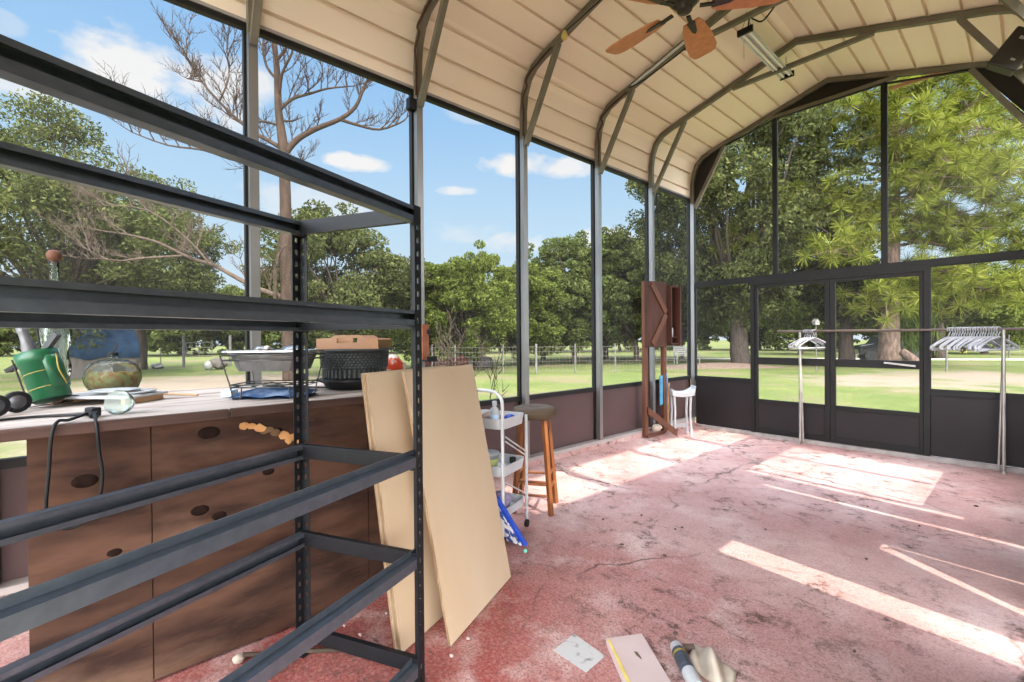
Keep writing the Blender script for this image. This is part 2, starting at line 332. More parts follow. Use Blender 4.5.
M_ = dict(
 floor=floormat(), lawn=lawnmat(), oldply=plymat(),
 roof=pmat('painted_roof_steel', (.83,.70,.585), (.77,.63,.52), rough=.45, scale=.9, stretch=(1,.25,1), bump=.05),
 galv=pmat('galvanized_tube', (.185,.163,.125), (.135,.118,.092), rough=.5, metal=.25, scale=5),
 galvb=pmat('bright_galvanized_post', (.24,.235,.23), (.18,.175,.17), rough=.38, metal=.7, scale=4, stretch=(1,1,.3)),
 bronze=pmat('bronze_aluminium', (.014,.0125,.0125), (.010,.009,.009), spec=.22, rough=.5, scale=3),
 kick=pmat('brown_kick_panel', (.088,.054,.052), (.074,.046,.045), rough=.45, scale=2, bump=.05, bscale=8),
 kickb=pmat('dark_kick_panel', (.022,.018,.019), (.017,.014,.0155), rough=.5, scale=2),
 plate=pmat('weathered_sill_plate', (.40,.36,.34), (.28,.25,.24), rough=.8, scale=10, stretch=(1,.2,1)),
 screen=screenmat('insect_screen', (.10,.10,.10), .09),
 shelf=pmat('black_powder_coat', (.085,.100,.125), (.068,.080,.100), rough=.30, metal=.6, scale=30, spec=.5),
 shelf_shaded=pmat('black_coat_shaded', (.008,.009,.011), (.006,.0065,.008), rough=.45, scale=30, spec=.22),  # same coat made darker; shade put into posts and end beams
 worktop=pmat('weathered_counter_top', (.42,.37,.34), (.15,.115,.095), rough=.7, scale=4, stretch=(3,.6,1), lo=.45, hi=.68, bump=.2),
 edge=pmat('counter_edge_board', (.075,.040,.031), (.04,.021,.016), rough=.6, scale=9, stretch=(1,.15,3)),
 ply=pmat('birch_plywood', (.56,.445,.315), (.50,.38,.255), rough=.55, scale=2.2, stretch=(1,1,.45)),
 plyedge=pmat('plywood_edge', (.26,.175,.105), (.16,.10,.058), rough=.7, scale=60, stretch=(1,1,.1)),
 white=pmat('white_plastic', (.46,.475,.49), (.41,.425,.44), rough=.4, scale=5),
 whitem=pmat('white_enamel_metal', (.56,.575,.59), (.50,.515,.53), rough=.35, scale=5),
 stoolwood=pmat('orange_stained_wood', (.24,.085,.026), (.16,.052,.016), rough=.35, scale=10, stretch=(1,1,.2)),
 seat=pmat('brown_vinyl_cushion', (.105,.072,.045), (.072,.048,.030), rough=.5, scale=6, bump=.1),
 stand=pmat('redwood_boards', (.075,.030,.021), (.045,.018,.013), rough=.6, scale=8, stretch=(1,1,.2), bump=.15),
 standl=pmat('reddish_pine_post', (.135,.058,.036), (.09,.037,.023), rough=.6, scale=8, stretch=(1,1,.2)),
 chrome=pmat('brushed_rail', (.42,.40,.37), (.33,.31,.29), rough=.42, metal=.7, scale=6),
 railb=pmat('brown_rail', (.13,.095,.08), (.09,.065,.055), rough=.4, metal=.4, scale=6),
 fanwood=pmat('orange_fan_blade', (.50,.185,.075), (.40,.14,.055), rough=.4, scale=6, stretch=(3,3,1)),
 bronzem=pmat('dark_bronze_metal', (.040,.032,.028), (.03,.024,.02), rough=.35, metal=.6, scale=8),
 blackp=pmat('black_plastic', (.012,.012,.013), (.008,.008,.009), spec=.2, rough=.45, scale=20),
 charcoal=pmat('charcoal_plastic', (.055,.058,.060), (.042,.045,.047), rough=.45, scale=10),
 green=pmat('green_vinyl', (.006,.085,.032), (.004,.062,.023), rough=.35, scale=6),
 gold=pmat('gold_piping', (.26,.20,.03), (.2,.15,.025), rough=.4, scale=20),
 grey=pmat('grey_foil', (.11,.11,.12), (.05,.05,.055), rough=.4, scale=14, bump=.4, bscale=25),
 foil=pmat('aluminium_foil', (.27,.27,.27), (.17,.17,.17), rough=.28, metal=.85, scale=12, bump=.3, bscale=30),
 wire=pmat('steel_wire', (.07,.07,.068), (.05,.05,.048), rough=.35, metal=.7, scale=20),
 blue=pmat('navy_cloth', (.03,.055,.12), (.12,.17,.26), rough=.8, scale=14, lo=.5, hi=.7),
 tray=pmat('honey_wood', (.21,.088,.021), (.165,.065,.016), rough=.4, scale=8, stretch=(.3,1,1)),
 red=pmat('red_and_white_bag', (.42,.045,.014), (.50,.44,.40), rough=.5, scale=16, lo=.48, hi=.56, bump=.3),
 glass=glassmat('clear_glass', white=.06), plastic=glassmat('clear_plastic', white=.14),
 potp=pmat('wood_chips_and_moss', (.20,.085,.03), (.19,.20,.07), rough=.9, scale=40, lo=.4, hi=.6, bump=.6),
 paper=pmat('stained_paper', (.44,.44,.44), (.22,.21,.20), rough=.8, scale=26, lo=.56, hi=.70),
 board=pmat('pinkish_board', (.50,.40,.39), (.46,.36,.35), rough=.7, scale=5),
 yellow=pmat('yellow_edge', (.62,.50,.16), (.5,.4,.1), rough=.7, scale=12),
 rag=pmat('cream_rag', (.46,.40,.33), (.38,.32,.26), rough=.9, scale=12, bump=.2),
 labelb=pmat('dark_tube_label', (.03,.035,.045), (.05,.06,.08), rough=.35, scale=12),
 bluep=pmat('blue_board_plastic', (.010,.055,.42), (.008,.045,.36), rough=.3, scale=6),
 zig=pmat('patterned_underside', (.60,.58,.60), (.03,.06,.22), rough=.6, scale=42, lo=.48, hi=.52, stretch=(1,1,.5)),
 lilac=pmat('lilac_plush', (.36,.30,.42), (.28,.23,.34), rough=.95, scale=30, bump=.6),
 mauve=pmat('mauve_plush', (.55,.36,.46), (.47,.30,.40), rough=.95, scale=30, bump=.6),
 ltblue=pmat('pale_blue_label', (.45,.62,.78), (.4,.56,.72), rough=.4, scale=8),
 lime=pmat('lime_label', (.50,.55,.20), (.42,.48,.16), rough=.5, scale=8),
 tan=pmat('tan_wood_strip', (.50,.30,.17), (.40,.23,.12), rough=.6, scale=10, stretch=(.2,1,1)),
 slice=pmat('pale_wood_slices', (.52,.28,.11), (.38,.18,.07), rough=.6, scale=20),
 slicebark=pmat('wood_slice_bark', (.14,.085,.045), (.09,.055,.03), rough=.8, scale=20),
 knot=pmat('dark_wood_knot', (.010,.006,.005), (.018,.010,.008), rough=.95, scale=30, spec=.05),
 lining=pmat('white_bounce_boards', (.80,.77,.73), (.76,.73,.69), rough=.7, scale=3),  # added out of view, white to bounce light indoors
 hangerp=pmat('lilac_white_plastic', (.34,.34,.37), (.29,.29,.32), rough=.45, scale=12),
 yardw=pmat('weathered_white', (.22,.22,.21), (.17,.17,.16), rough=.8, scale=8),
 bracket=pmat('reddish_board', (.26,.10,.055), (.19,.07,.038), rough=.6, scale=14),
 soffit=pmat('dark_gable_panel', (.022,.018,.015), (.016,.013,.011), rough=.6, scale=3),
 tubew=pmat('white_fluorescent_tube', (.80,.75,.70), (.76,.71,.66), rough=.3, scale=4),
 bulb=pmat('yellow_socket', (.62,.48,.13), (.5,.38,.1), rough=.4, scale=10),
 oakbark=pmat('oak_bark', (.075,.060,.050), (.040,.032,.026), rough=.9, scale=6, stretch=(2,2,.4), bump=.6, bscale=12),
 pinebark=pmat('pine_bark', (.15,.104,.082), (.07,.05,.04), rough=.9, scale=5, stretch=(2,2,.6), bump=.8, bscale=9),
 deadwood=pmat('dead_pine_wood', (.050,.034,.026), (.030,.021,.016), rough=.9, scale=6, stretch=(2,2,.5), bump=.4, bscale=12),
 greywood=pmat('bleached_branch', (.078,.058,.045), (.05,.038,.03), rough=.9, scale=8),
 oakleaf=leafmat('oak_leaves', (.030,.038,.014), (.054,.064,.022), (.110,.118,.043)),
 bushleaf=leafmat('bush_leaves', (.038,.054,.011), (.068,.090,.018), (.128,.146,.038)),
 farleaf=leafmat('far_tree_leaves', (.034,.047,.013), (.060,.078,.023), (.110,.126,.042)),
 pineleaf=leafmat('pine_needles', (.075,.098,.012), (.135,.160,.022), (.25,.255,.055), .3),
 palm=leafmat('hanging_green_needles', (.07,.10,.025), (.10,.14,.035), (.15,.19,.055)),
 tarp=pmat('blue_tarp', (.012,.030,.062), (.030,.058,.105), spec=.05, rough=.8, scale=3, bump=.6, bscale=5),
 shed=pmat('grey_board_wall', (.13,.118,.105), (.09,.08,.072), rough=.9, scale=6, stretch=(1,1,.2)),
 fencew=pmat('grey_fence_post', (.13,.125,.115), (.09,.085,.08), rough=.8, scale=8),
 rust=pmat('rusty_hull', (.20,.055,.045), (.13,.04,.035), rough=.7, scale=6),
 tyre=pmat('black_tarp_pile', (.03,.032,.034), (.05,.05,.05), rough=.6, scale=5, bump=.6, bscale=5),
 carblk=pmat('black_car_paint', (.008,.009,.011), (.012,.013,.015), rough=.2, scale=4),
 carglass=pmat('dark_car_glass', (.02,.024,.028), (.03,.034,.038), rough=.08, scale=4),
 tail=pmat('red_tail_lamp', (.40,.015,.015), (.34,.01,.01), rough=.25, scale=8),
 sand=pmat('pale_gravel_drive', (.42,.40,.36), (.34,.32,.28), rough=.9, scale=3),
 soil=pmat('leaf_litter', (.15,.11,.085), (.09,.065,.05), rough=.95, scale=8, bump=.5),
)

# ------------------------------------------------------------------ setting: slab and lawn
def fz(x, y):                       # slab rises gently into an apron along the left wall
    return .07*min(max((.30-x)/.30, 0), 1)
mb = MB(); xs = [-.10, 0, .05, .1, .15, .2, .25, .3, .35, .4, .45, .5, .55, .6, .65, .72, 1.2, 2, 3, 3.6]
ys = [-8.6, -6, -3, .09]
vs = [(x, y, fz(x, y)) for x in xs for y in ys]; ny = len(ys)
mb.add(vs, [(i*ny+j, (i+1)*ny+j, (i+1)*ny+j+1, i*ny+j+1) for i in range(len(xs)-1) for j in range(ny-1)], True)
bot = [(x, y, -.3) for x in xs for y in ys]
mb.add(bot, [(i*ny+j, i*ny+j+1, (i+1)*ny+j+1, (i+1)*ny+j) for i in range(len(xs)-1) for j in range(ny-1)])
mb.add([(x, -8.6, z) for x in xs for z in (-.3, fz(x, 0))], [(2*i, 2*i+2, 2*i+3, 2*i+1) for i in range(len(xs)-1)])
mb.add([(x, .09, z) for x in xs for z in (-.3, fz(x, 0))], [(2*i, 2*i+1, 2*i+3, 2*i+2) for i in range(len(xs)-1)])
mb.add([(-.1,-8.6,-.3),(-.1,.09,-.3),(-.1,.09,.115),(-.1,-8.6,.115)], [(3,2,1,0)])
mb.add([(3.6,-8.6,-.3),(3.6,.09,-.3),(3.6,.09,0),(3.6,-8.6,0)], [(0,1,2,3)])
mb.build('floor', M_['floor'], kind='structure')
floor = bpy.data.objects['floor']
fl_off = floor.location.copy()
for v in floor.data.vertices: v.co += fl_off
floor.location = (0, 0, 0)
LZ = -.16
mb = MB(); G = 40
def lz(x, y): return LZ
mb.add([(-150, -120, LZ), (150, -120, LZ), (150, 180, LZ), (-150, 180, LZ)], [(0, 1, 2, 3)])
mb.add([(-150, -120, LZ-.5), (150, -120, LZ-.5), (150, 180, LZ-.5), (-150, 180, LZ-.5)], [(3, 2, 1, 0)])
lawn = mb.build('lawn', M_['lawn'], kind='structure')
for v in lawn.data.vertices: v.co += lawn.location
lawn.location = (0, 0, 0)

# ------------------------------------------------------------------ setting: carport arches and roof
AY = [0, -1.13, -2.27, -3.46, -4.65, -5.87, -7.05, -8.25]
HALF = [(0, 3.30), (0, 3.58), (.022, 3.74), (.075, 3.87), (.16, 3.955), (.28, 4.005), (.463, 4.06), (1.715, 4.435)]
ARC = HALF + [(3.43-x, z) for x, z in HALF[-2::-1]]
def offset_path(path, d):
    out = []
    for i, (x, z) in enumerate(path):
        a = path[max(i-1, 0)]; b = path[min(i+1, len(path)-1)]
        tx, tz = b[0]-a[0], b[1]-a[1]; l = math.hypot(tx, tz); out.append((x - tz/l*d, z + tx/l*d))
    return out
roofp = offset_path([(0, 3.42)] + ARC[1:-1] + [(3.43, 3.42)], .034)
def resample(path, step):
    pts = [Vector((x, 0, z)) for x, z in path]; S = [0]
    for a, b in zip(pts, pts[1:]): S.append(S[-1]+(b-a).length)
    return pts, S
pts, S = resample(roofp, .1)
def at_s(s):
    s = min(max(s, 0), S[-1])
    for i in range(len(S)-1):
        if s <= S[i+1]+1e-9:
            t = (s-S[i])/max(S[i+1]-S[i], 1e-9); d = (pts[i+1]-pts[i]).normalized(); return pts[i].lerp(pts[i+1], t), Vector((-d.z, 0, d.x))
    return pts[-1], Vector((1, 0, 0))
pitch = .232; ribs = []; k = .10
while k < S[-1]-.05: ribs.append(k); k += pitch
clean = [(a, 0) for a in S if all(abs(a-q) > .021 for q in ribs)]
for q in ribs: clean += [(q-.0165, 0), (q-.0145, .034), (q+.0145, .034), (q+.0165, 0)]
clean.sort()
P2 = [at_s(a)[0] + at_s(a)[1]*h for a, h in clean]
mb = MB(); n = len(P2)
mb.add([(p.x, .10, p.z) for p in P2] + [(p.x, -8.35, p.z) for p in P2], [(i, i+1, n+i+1, n+i) for i in range(n-1)])
mb.build('ceiling', M_['roof'], kind='structure', solid=.003)
# eave trims
mb = MB(); mb.mm(-.075, -.036, -8.35, .10, 3.42, 3.50); mb.build('trim_1', M_['bronze'], kind='structure')
mb = MB(); mb.mm(-.085, -.030, -8.35, .10, 3.398, 3.419); mb.build('trim_2', M_['plate'], kind='structure')
mb = MB(); mb.mm(3.466, 3.505, -8.35, .10, 3.42, 3.50); mb.build('trim_3', M_['bronze'], kind='structure')
mb = MB(); mb.mm(2.30, 2.84, .005, .035, 4.085, 4.125); mb.build('trim_4', M_['tan'], kind='structure')
ordn = ['at the back wall', 'meeting the wall at the redwood cabinet', 'carrying the pale conduit pipe', 'carrying the yellow lamp socket, left of the ceiling fan',
        'standing behind the shelving corner post', 'standing behind the long counter at the dead tree', 'over the counter, mostly behind the shelving', 'nearest the open front']
for i, y in enumerate(AY):
    t = thing('steel_arch', (1.715, y, 4.3), 'galvanized square tube roof arch ' + ordn[i], 'arch', kind='structure')
    mb = MB(); mb.tube([(x, y, z) for x, z in ARC], .026, square=True); mb.build('rafter', M_['galv'], t)
    for X in (0, 3.43):
        mb = MB(); zb = .1505 if X == 0 else .002; mb.mm(X-.027, X+.027, y-.027, y+.027, zb, 3.31); mb.build('post', M_['galvb'], t)
        x1 = .03 if X == 0 else 3.40; x2 = .475 if X == 0 else 2.955
        mb = MB(); mb.bar((x1, y-.0, 3.24), (x2, y-.0, 4.035), .044, .044, up=Vector((0, 1, 0))); mb.build('brace', M_['galv'], t)
    mb = MB(); mb.bar((1.06, y-.0, 4.205), (2.37, y-.0, 4.205), .042, .042); mb.build('collar_tie', M_['galv'], t)

# ------------------------------------------------------------------ setting: left wall bays
mb = MB(); mb.mm(-.11, .036, -8.4, -.04, .02, .115); mb.build('trim_6', M_['floor'], kind='structure')
wl = thing('wall_left', (0, -4, 0), kind='structure')
for i in range(7):
    y1, y0 = AY[i], AY[i+1]
    mb = MB(); mb.mm(-.062, -.052, y0, y1, .10, .715); mb.build('kick_panel', M_['kick'], wl)
    mb = MB()
    mb.mm(-.075, -.030, y0, y1, .715, .762)
    for yy in (y0+.027, y1-.027-.0): mb.mm(-.074, -.032, yy-.02 if yy > (y0+y1)/2 else yy, yy if yy > (y0+y1)/2 else yy+.02, .152, .715)
    mb.build('sill', M_['bronze'], wl)
mb = MB(); mb.mm(-.10, .035, -8.3, -.03, .116, .151); mb.build('baseboard_left', M_['plate'], kind='structure')
for i in range(7):
    y1, y0 = AY[i], AY[i+1]
    w = thing('window_%d' % (i+1), (-.05, (y0+y1)/2, .76), kind='structure')
    mb = MB()
    for a, b in ((y0+.002, y0+.042), (y1-.042, y1-.002)): mb.mm(-.078, -.034, a, b, .763, 3.395)
    mb.mm(-.078, -.034, y0+.042, y1-.042, 3.36, 3.395); mb.build('window_frame', M_['bronze'], w)
    mb = MB(); mb.mm(-.058, -.056, y0+.042, y1-.042, .763, 3.36); mb.build('insect_screen', M_['screen'], w)

# ------------------------------------------------------------------ setting: back wall
wb = thing('wall_back', (1.7, 0, 0), kind='structure')
for a, b in ((.03, .84), (2.62, 3.40)):
    mb = MB(); mb.mm(a, b, .008, .018, .05, .70); mb.build('kick_panel', M_['kickb'], wb)
    mb = MB(); mb.mm(a, b, -.022, .03, .70, .755); mb.build('sill', M_['bronze'], wb)
mb = MB(); mb.mm(.03, 3.40, -.024, .032, 2.075, 2.142); mb.build('header_rail', M_['bronze'], wb)
for x in (1.126, 2.257):
    mb = MB(); mb.mm(x-.022, x+.022, -.02, .026, 2.142, 4.20 if x > 1 else 4.1); mb.build('mullion', M_['bronze'], wb)
mb = MB()
tri = [(.02, 3.33), (.463, 4.04), (1.09, 4.215), (1.09, 4.25), (.463, 4.06), (.28, 4.005), (.16, 3.955), (.075, 3.87), (.022, 3.74), (.01, 3.58)]
mb.prism(tri, (0, .012, 0), (1, 0, 0), (0, 0, 1), (0, .012, 0))
mb.prism([(3.43-x, z) for x, z in tri], (0, .012, 0), (1, 0, 0), (0, 0, 1), (0, .012, 0))
mb.prism([(1.08, 4.19), (1.715, 4.20), (2.35, 4.19), (2.35, 4.245), (1.715, 4.43), (1.08, 4.245)], (0, .012, 0), (1, 0, 0), (0, 0, 1), (0, .012, 0))
mb.build('gable_panel', M_['soffit'], wb)
mb = MB(); mb.mm(.04, 3.40, -.05, .06, .001, .046); mb.build('baseboard_back', M_['plate'], kind='structure')
for k, (x0, x1, z0, z1) in enumerate(((.04, .82, .757, 2.073), (2.64, 3.39, .757, 2.073), (.03, 1.104, 2.144, 3.3), (1.148, 2.235, 2.144, 4.18), (2.279, 3.40, 2.144, 3.3))):
    w = thing('window_%d' % (k+8), ((x0+x1)/2, 0, z0), kind='structure')
    f = .016
    if k < 2: outer = [(x0, z0), (x1, z0), (x1, z1), (x0, z1)]
    elif k == 2: outer = [(x0, z0), (x1, z0), (x1, 4.17), (.47, 4.03), (x0, 3.31)]
    elif k == 3: outer = [(x0, z0), (x1, z0), (x1, z1), (x0, z1)]
    else: outer = [(x0, z0), (x1, z0), (x1, 3.31), (2.95, 4.03), (x0, 4.17)]
    mb = MB()
    for p, q in zip(outer, outer[1:]+outer[:1]): mb.bar((p[0], .005, p[1]), (q[0], .005, q[1]), f, .03, up=Vector((0, 1, 0)))
    mb.build('window_frame', M_['bronze'], w)
    mb = MB(); mb.prism(outer, (0, .004, 0), (1, 0, 0), (0, 0, 1), (0, .002, 0)); mb.build('insect_screen', M_['screen'], w)
# double screen door
mb = MB(); mb.mm(.822, .872, -.03, .035, .047, 2.074); mb.mm(2.592, 2.642, -.03, .035, .047, 2.074); mb.mm(.872, 2.592, -.03, .035, 2.03, 2.074); mb.build('trim_5', M_['bronze'], kind='structure')
for n_, (x0, x1) in enumerate(((.875, 1.732), (1.736, 2.589))):
    d = thing('door_%d' % (n_+1), ((x0+x1)/2, 0, .05), kind='structure')
    g0, g1 = (x0+.035, x1-.055) if n_ == 0 else (x0+.055, x1-.035)
    mb = MB(); mb.mm(x0, g0, -.018, .018, .05, 2.027); mb.mm(g1, x1, -.018, .018, .05, 2.027); mb.mm(g0, g1, -.018, .018, 1.985, 2.027)
    mb.mm(g0, g1, -.018, .018, .97, 1.06); mb.mm(g0, g1, -.018, .018, .45, .50); mb.mm(g0, g1, -.018, .018, .05, .12); mb.build('door_frame', M_['bronze'], d, bevel=.003)
    mb = MB(); mb.mm(g0, g1, -.006, .006, .12, .45); mb.build('kick_panel', M_['kickb'], d)
    mb = MB(); mb.mm(g0, g1, -.001, .001, .50, .97); mb.mm(g0, g1, -.001, .001, 1.06, 1.985); mb.build('insect_screen', M_['screen'], d)
    if n_ == 1:
        mb = MB(); mb.bar((2.26, -.06, 1.035), (2.53, -.06, 1.005), .03, .018); mb.bar((2.28, -.06, 1.03), (2.28, -.017, 1.03), .02, .015); mb.bar((2.51, -.06, 1.005), (2.51, -.017, 1.005), .02, .015); mb.build('pull_handle', M_['chrome'], d)

# ------------------------------------------------------------------ setting: unseen right wall (board lining added, gaps shaped for the sun patches)
wr = thing('wall_right', (3.46, -4, 0), kind='structure')
mb = MB(); mb.mm(3.462, 3.49, -8.3, .05, 2.12, 2.72); mb.build('header_board', M_['lining'], wr)
def board(y0, y1, z0, z1):
    mb = MB(); mb.mm(3.462, 3.49, y0, y1, z0, z1); mb.build('sun_mask_board', M_['lining'], wr)
board(-8.3, -4.42, 2.72, 3.42)  # added to keep the sun off the counter and plywood
for y in AY[1:4]: board(y-.055, y+.055, 2.72, 3.42)
board(-.56, .05, .0, 2.12)
board(-1.89, -.56, .0, .70)
board(-1.95, -1.89, .0, 2.12)
board(-2.02, -1.95, .0, .45)
board(-2.28, -2.02, .0, 2.12)
board(-2.35, -2.28, 1.82, 2.12)
for poly in ([(-3.67, 0), (-3.67, 2.12), (-2.35, 2.12), (-2.35, .0), (-2.95, .0), (-2.96, .80), (-3.06, .80), (-3.40, .12), (-3.40, .0)], [(-3.30, 0), (-3.30, .17), (-2.99, .74), (-2.97, .74), (-2.97, 0)]):
    mb = MB(); mb.prism(poly, (3.462, 0, 0), (0, 1, 0), (0, 0, 1), (.028, 0, 0)); mb.build('sun_mask_board', M_['lining'], wr)
board(-3.90, -3.67, 1.50, 2.12); board(-5.50, -3.90, .0, 2.12); board(-8.3, -5.50, 1.45, 2.12)  # low opening left near the camera adds bounce from sunlit floor

# ------------------------------------------------------------------ black boltless shelving
EX = Vector((.8934, .4494, 0)); LX = Vector((.3946, -.9187, 0))        # end direction (towards front), long direction (towards camera)
PR = Vector((1.25, -5.985, 0)); PF = PR + EX*.606
SL = 1.27
sh = thing('shelving_rack', PR, 'tall black boltless steel shelving rack with no shelf boards in front of the counter', 'shelving')
def shelf_post(p, sx, sl, name):
    mb = MB()
    for d, o in ((EX*sx, LX*sl), (LX*sl, EX*sx)):
        w = .040; th = .003
        def strip(a, b, z0, z1):
            q0 = p + d*a; q1 = p + d*b; c = (q0+q1)/2
            m = Matrix((d, o, Vector((0, 0, 1)))).transposed()
            mb.box((c.x, c.y, (z0+z1)/2), (b-a, th, z1-z0), M=m)
        strip(0, .014, 0, 1.848); strip(.026, w, 0, 1.848)
        z = .03
        while z < 1.84:
            strip(.014, .026, z-.030, z); z += .0508
        strip(.014, .026, 1.80, 1.848)
    return mb.build('post', M_['shelf_shaded'], sh)
shelf_post(PF, -1, 1, 'f'); shelf_post(PR, 1, 1, 'r'); shelf_post(PF+LX*SL, -1, -1, 'f2'); shelf_post(PR+LX*SL, 1, -1, 'r2')
for p in (PF, PR, PF+LX*SL, PR+LX*SL):
    q = p + (EX*-.02 if (p-PF).length < .01 or (p-PF-LX*SL).length < .01 else EX*.02) + (LX*.02 if (p-PF).length < .01 or (p-PR).length < .01 else LX*-.02)
    mb = MB(); m3 = Matrix((EX, LX, Vector((0, 0, 1)))).transposed(); mb.box((q.x, q.y, .004), (.055, .055, .008), M=m3); mb.build('foot', M_['blackp'], sh)
def channel(p0, p1, out, zt, h=.062, dp=.032, lip=.016, th=.003, lip2=None):
    lip2 = lip2 or lip
    mb = MB(); d = (p1-p0).normalized(); out = Vector(out)
    m = Matrix((d, out, Vector((0, 0, 1)))).transposed(); L_ = (p1-p0).length; c = (p0+p1)/2
    def b(off, w, z0, z1):
        q = c + out*off; mb.box((q.x, q.y, (z0+z1)/2), (L_, w, z1-z0), M=m)
    b(0, th, zt-h, zt)
    b(dp/2, dp, zt-th, zt); b(dp/2, dp, zt-h, zt-h+th)
    b(dp, th, zt-lip, zt); b(dp, th, zt-h, zt-h+lip2)
    return mb.build('beam', M_['shelf'], sh)
def step_beam(p0, p1, out, zt, flip, h=.057, dp=.034, th=.003):
    mb = MB(); d = (p1-p0).normalized(); m = Matrix((d, out, Vector((0, 0, 1)))).transposed(); L_ = (p1-p0).length; c = (p0+p1)/2
    def b(off, w, z0, z1):
        q = c + out*off; mb.box((q.x, q.y, (z0+z1)/2), (L_, w, z1-z0), M=m)
    zs = zt-(.016 if flip else .020)
    b(dp if flip else 0, th, zs-th, zt); b(dp/2, dp, zs-th, zs); b(0 if flip else dp, th, zt-h, zs)
    if flip: b(.005, .010, zt-h, zt-h+th)
    return mb.build('beam', M_['shelf'], sh)
for zt, zf in ((1.843, 1.843), (1.436, 1.450), (.893, .915), (.520, .530), (.115, .118)):
    if zf > 1.3:
        bm = channel(PF+LX*.004+EX*-.036, PF+LX*(SL-.004)+EX*-.036, EX, zf, h=.057, dp=.034, lip=.013, lip2=.022)
    else: step_beam(PF+LX*.004+EX*-.036, PF+LX*(SL-.004)+EX*-.036, EX, zf, False)
    channel(PR+LX*.004+EX*.004, PR+LX*(SL-.004)+EX*.004, EX, zt, h=.057)
    for lo, sg in ((.004, -1), (SL-.004, 1)):
        bm = channel(PR+EX*.004+LX*(lo-sg*.022), PF+EX*-.004+LX*(lo-sg*.022), LX*sg, zt+.004, h=.058, dp=.018, lip=.010); bm.data.materials[0] = M_['shelf_shaded']  # end beams face away from the light, so their coat is darkened
# ------------------------------------------------------------------ counter
ct = thing('bar_counter', (.6, -6.4, 0), 'long brown plywood bar counter with a weathered top along the left wall', 'counter')
CY0, CY1 = -7.9, -4.95
mb = MB(); mb.mm(.04, 1.10, CY0, CY1, 1.020, 1.054); mb.build('worktop', M_['worktop'], ct)
mb = MB(); mb.mm(1.101, 1.128, CY0, -6.235, 1.017, 1.056); mb.mm(1.101, 1.126, -6.228, CY1, 1.021, 1.057); mb.build('edge_board', M_['edge'], ct, bevel=.003)
for y0, y1 in ((-6.825, -6.490), (-6.486, -5.60), (-5.596, CY1+.02)):
    mb = MB(); mb.mm(1.045, 1.060, y0, y1, .012, 1.019); mb.build('front_panel', M_['oldply'], ct)
mb = MB()
for y in (-6.815, -6.49, -5.60, CY1+.04): mb.mm(1.005, 1.044, y-.04 if y > -6.8 else y, y+.045, .002, 1.019)
mb.mm(1.005, 1.044, -6.77, CY1, .975, 1.019); mb.mm(.08, 1.004, CY1+.02, CY1+.05, fz(.1, 0), 1.019)
mb.build('stud_frame', M_['edge'], ct)
mb = MB()          # end panel towards the open knee space at left
mb.mm(.09, 1.004, -6.815, -6.80, .115, 1.019); mb.build('end_panel', M_['oldply'], ct)
knots = [(-6.679, .835, .030), (-6.295, .957, .032), (-6.262, .600, .022), (-6.33, .64, .026), (-6.07, .75, .02), (-6.60, .55, .018), (-6.03, .93, .016), (-5.90, .62, .020), (-6.2, .35, .026), (-5.86, .40, .018)]
for y, z, r in knots:
    mb = MB(); mb.lathe([(0, .0022), (r*.55, .002), (r, .0008), (r*1.02, 0)], (1.060, y, z), 14, M=Matrix(((0, 0, 1), (1.25, 0, 0), (0, .8, 0)))); mb.build('knot', M_['knot'], ct)
# string of wood slices on the counter front
ws = thing('wood_slice_garland', (1.07, -6.06, .90), 'short strip of overlapping pale orange wood slices fixed across the counter front', 'garland')
path = [(-6.165, .970, .017), (-6.135, .963, .015), (-6.105, .952, .019), (-6.085, .935, .015), (-6.062, .938, .016), (-6.04, .920, .016), (-6.005, .905, .020), (-5.985, .880, .018), (-5.965, .893, .016), (-5.945, .872, .015)]
for k, (y, z, r) in enumerate(path):
    mb = MB(); rr = random.Random(k)
    poly = [(r*(1+.25*rr.uniform(-1, 1))*1.2*math.cos(a*math.pi/4), r*(1+.25*rr.uniform(-1, 1))*math.sin(a*math.pi/4)) for a in range(8)]
    mb.prism(poly, (1.0605+.0015*(k % 3), y, z), (0, 1, 0), (0, 0, 1), (.007, 0, 0)); mb.build('wood_slice', M_['slice'] if k not in (3, 4, 5) else M_['slicebark'], ws, bevel=.002)

# ------------------------------------------------------------------ plywood offcuts
def ply_sheet(bl, br, lean, hgt, th, label):
    bl, br = Vector((*bl, 0.004)), Vector((*br, 0.004)); u = (br-bl); n = Vector((-u.y, u.x, 0)).normalized()   # n points back
    if n.x > 0: n = -n
    top = n*lean + Vector((0, 0, hgt)); w = top.cross(u).normalized()*th
    if w.dot(n) < 0: w = -w
    o = bl
    mb = MB(); mb.prism([(0, 0), (1, 0), (1, 1), (0, 1)], o, u, top, w)
    b_ = mb.build('plywood_sheet', M_['ply'], label=label, cat='board', group='plywood offcuts against the counter', bevel=.0012)
    b_.data.materials.append(M_['plyedge'])
    for p in b_.data.polygons:
        if p.index not in (0, 1): p.material_index = 1
    return b_
ply_sheet((1.672, -5.508), (1.408, -4.92), .235, 1.19, .014, 'front sheet of birch plywood, tilted most and fully seen beside the shelving post')
ply_sheet((1.570, -5.690), (1.345, -5.10), .185, 1.185, .012, 'middle plywood sheet, half hidden behind the front one')
ply_sheet((1.540, -5.700), (1.312, -5.108), .178, 1.188, .012, 'rearmost plywood sheet, only a narrow left edge showing beside the middle one')

# ------------------------------------------------------------------ things on the counter
Z = 1.0545
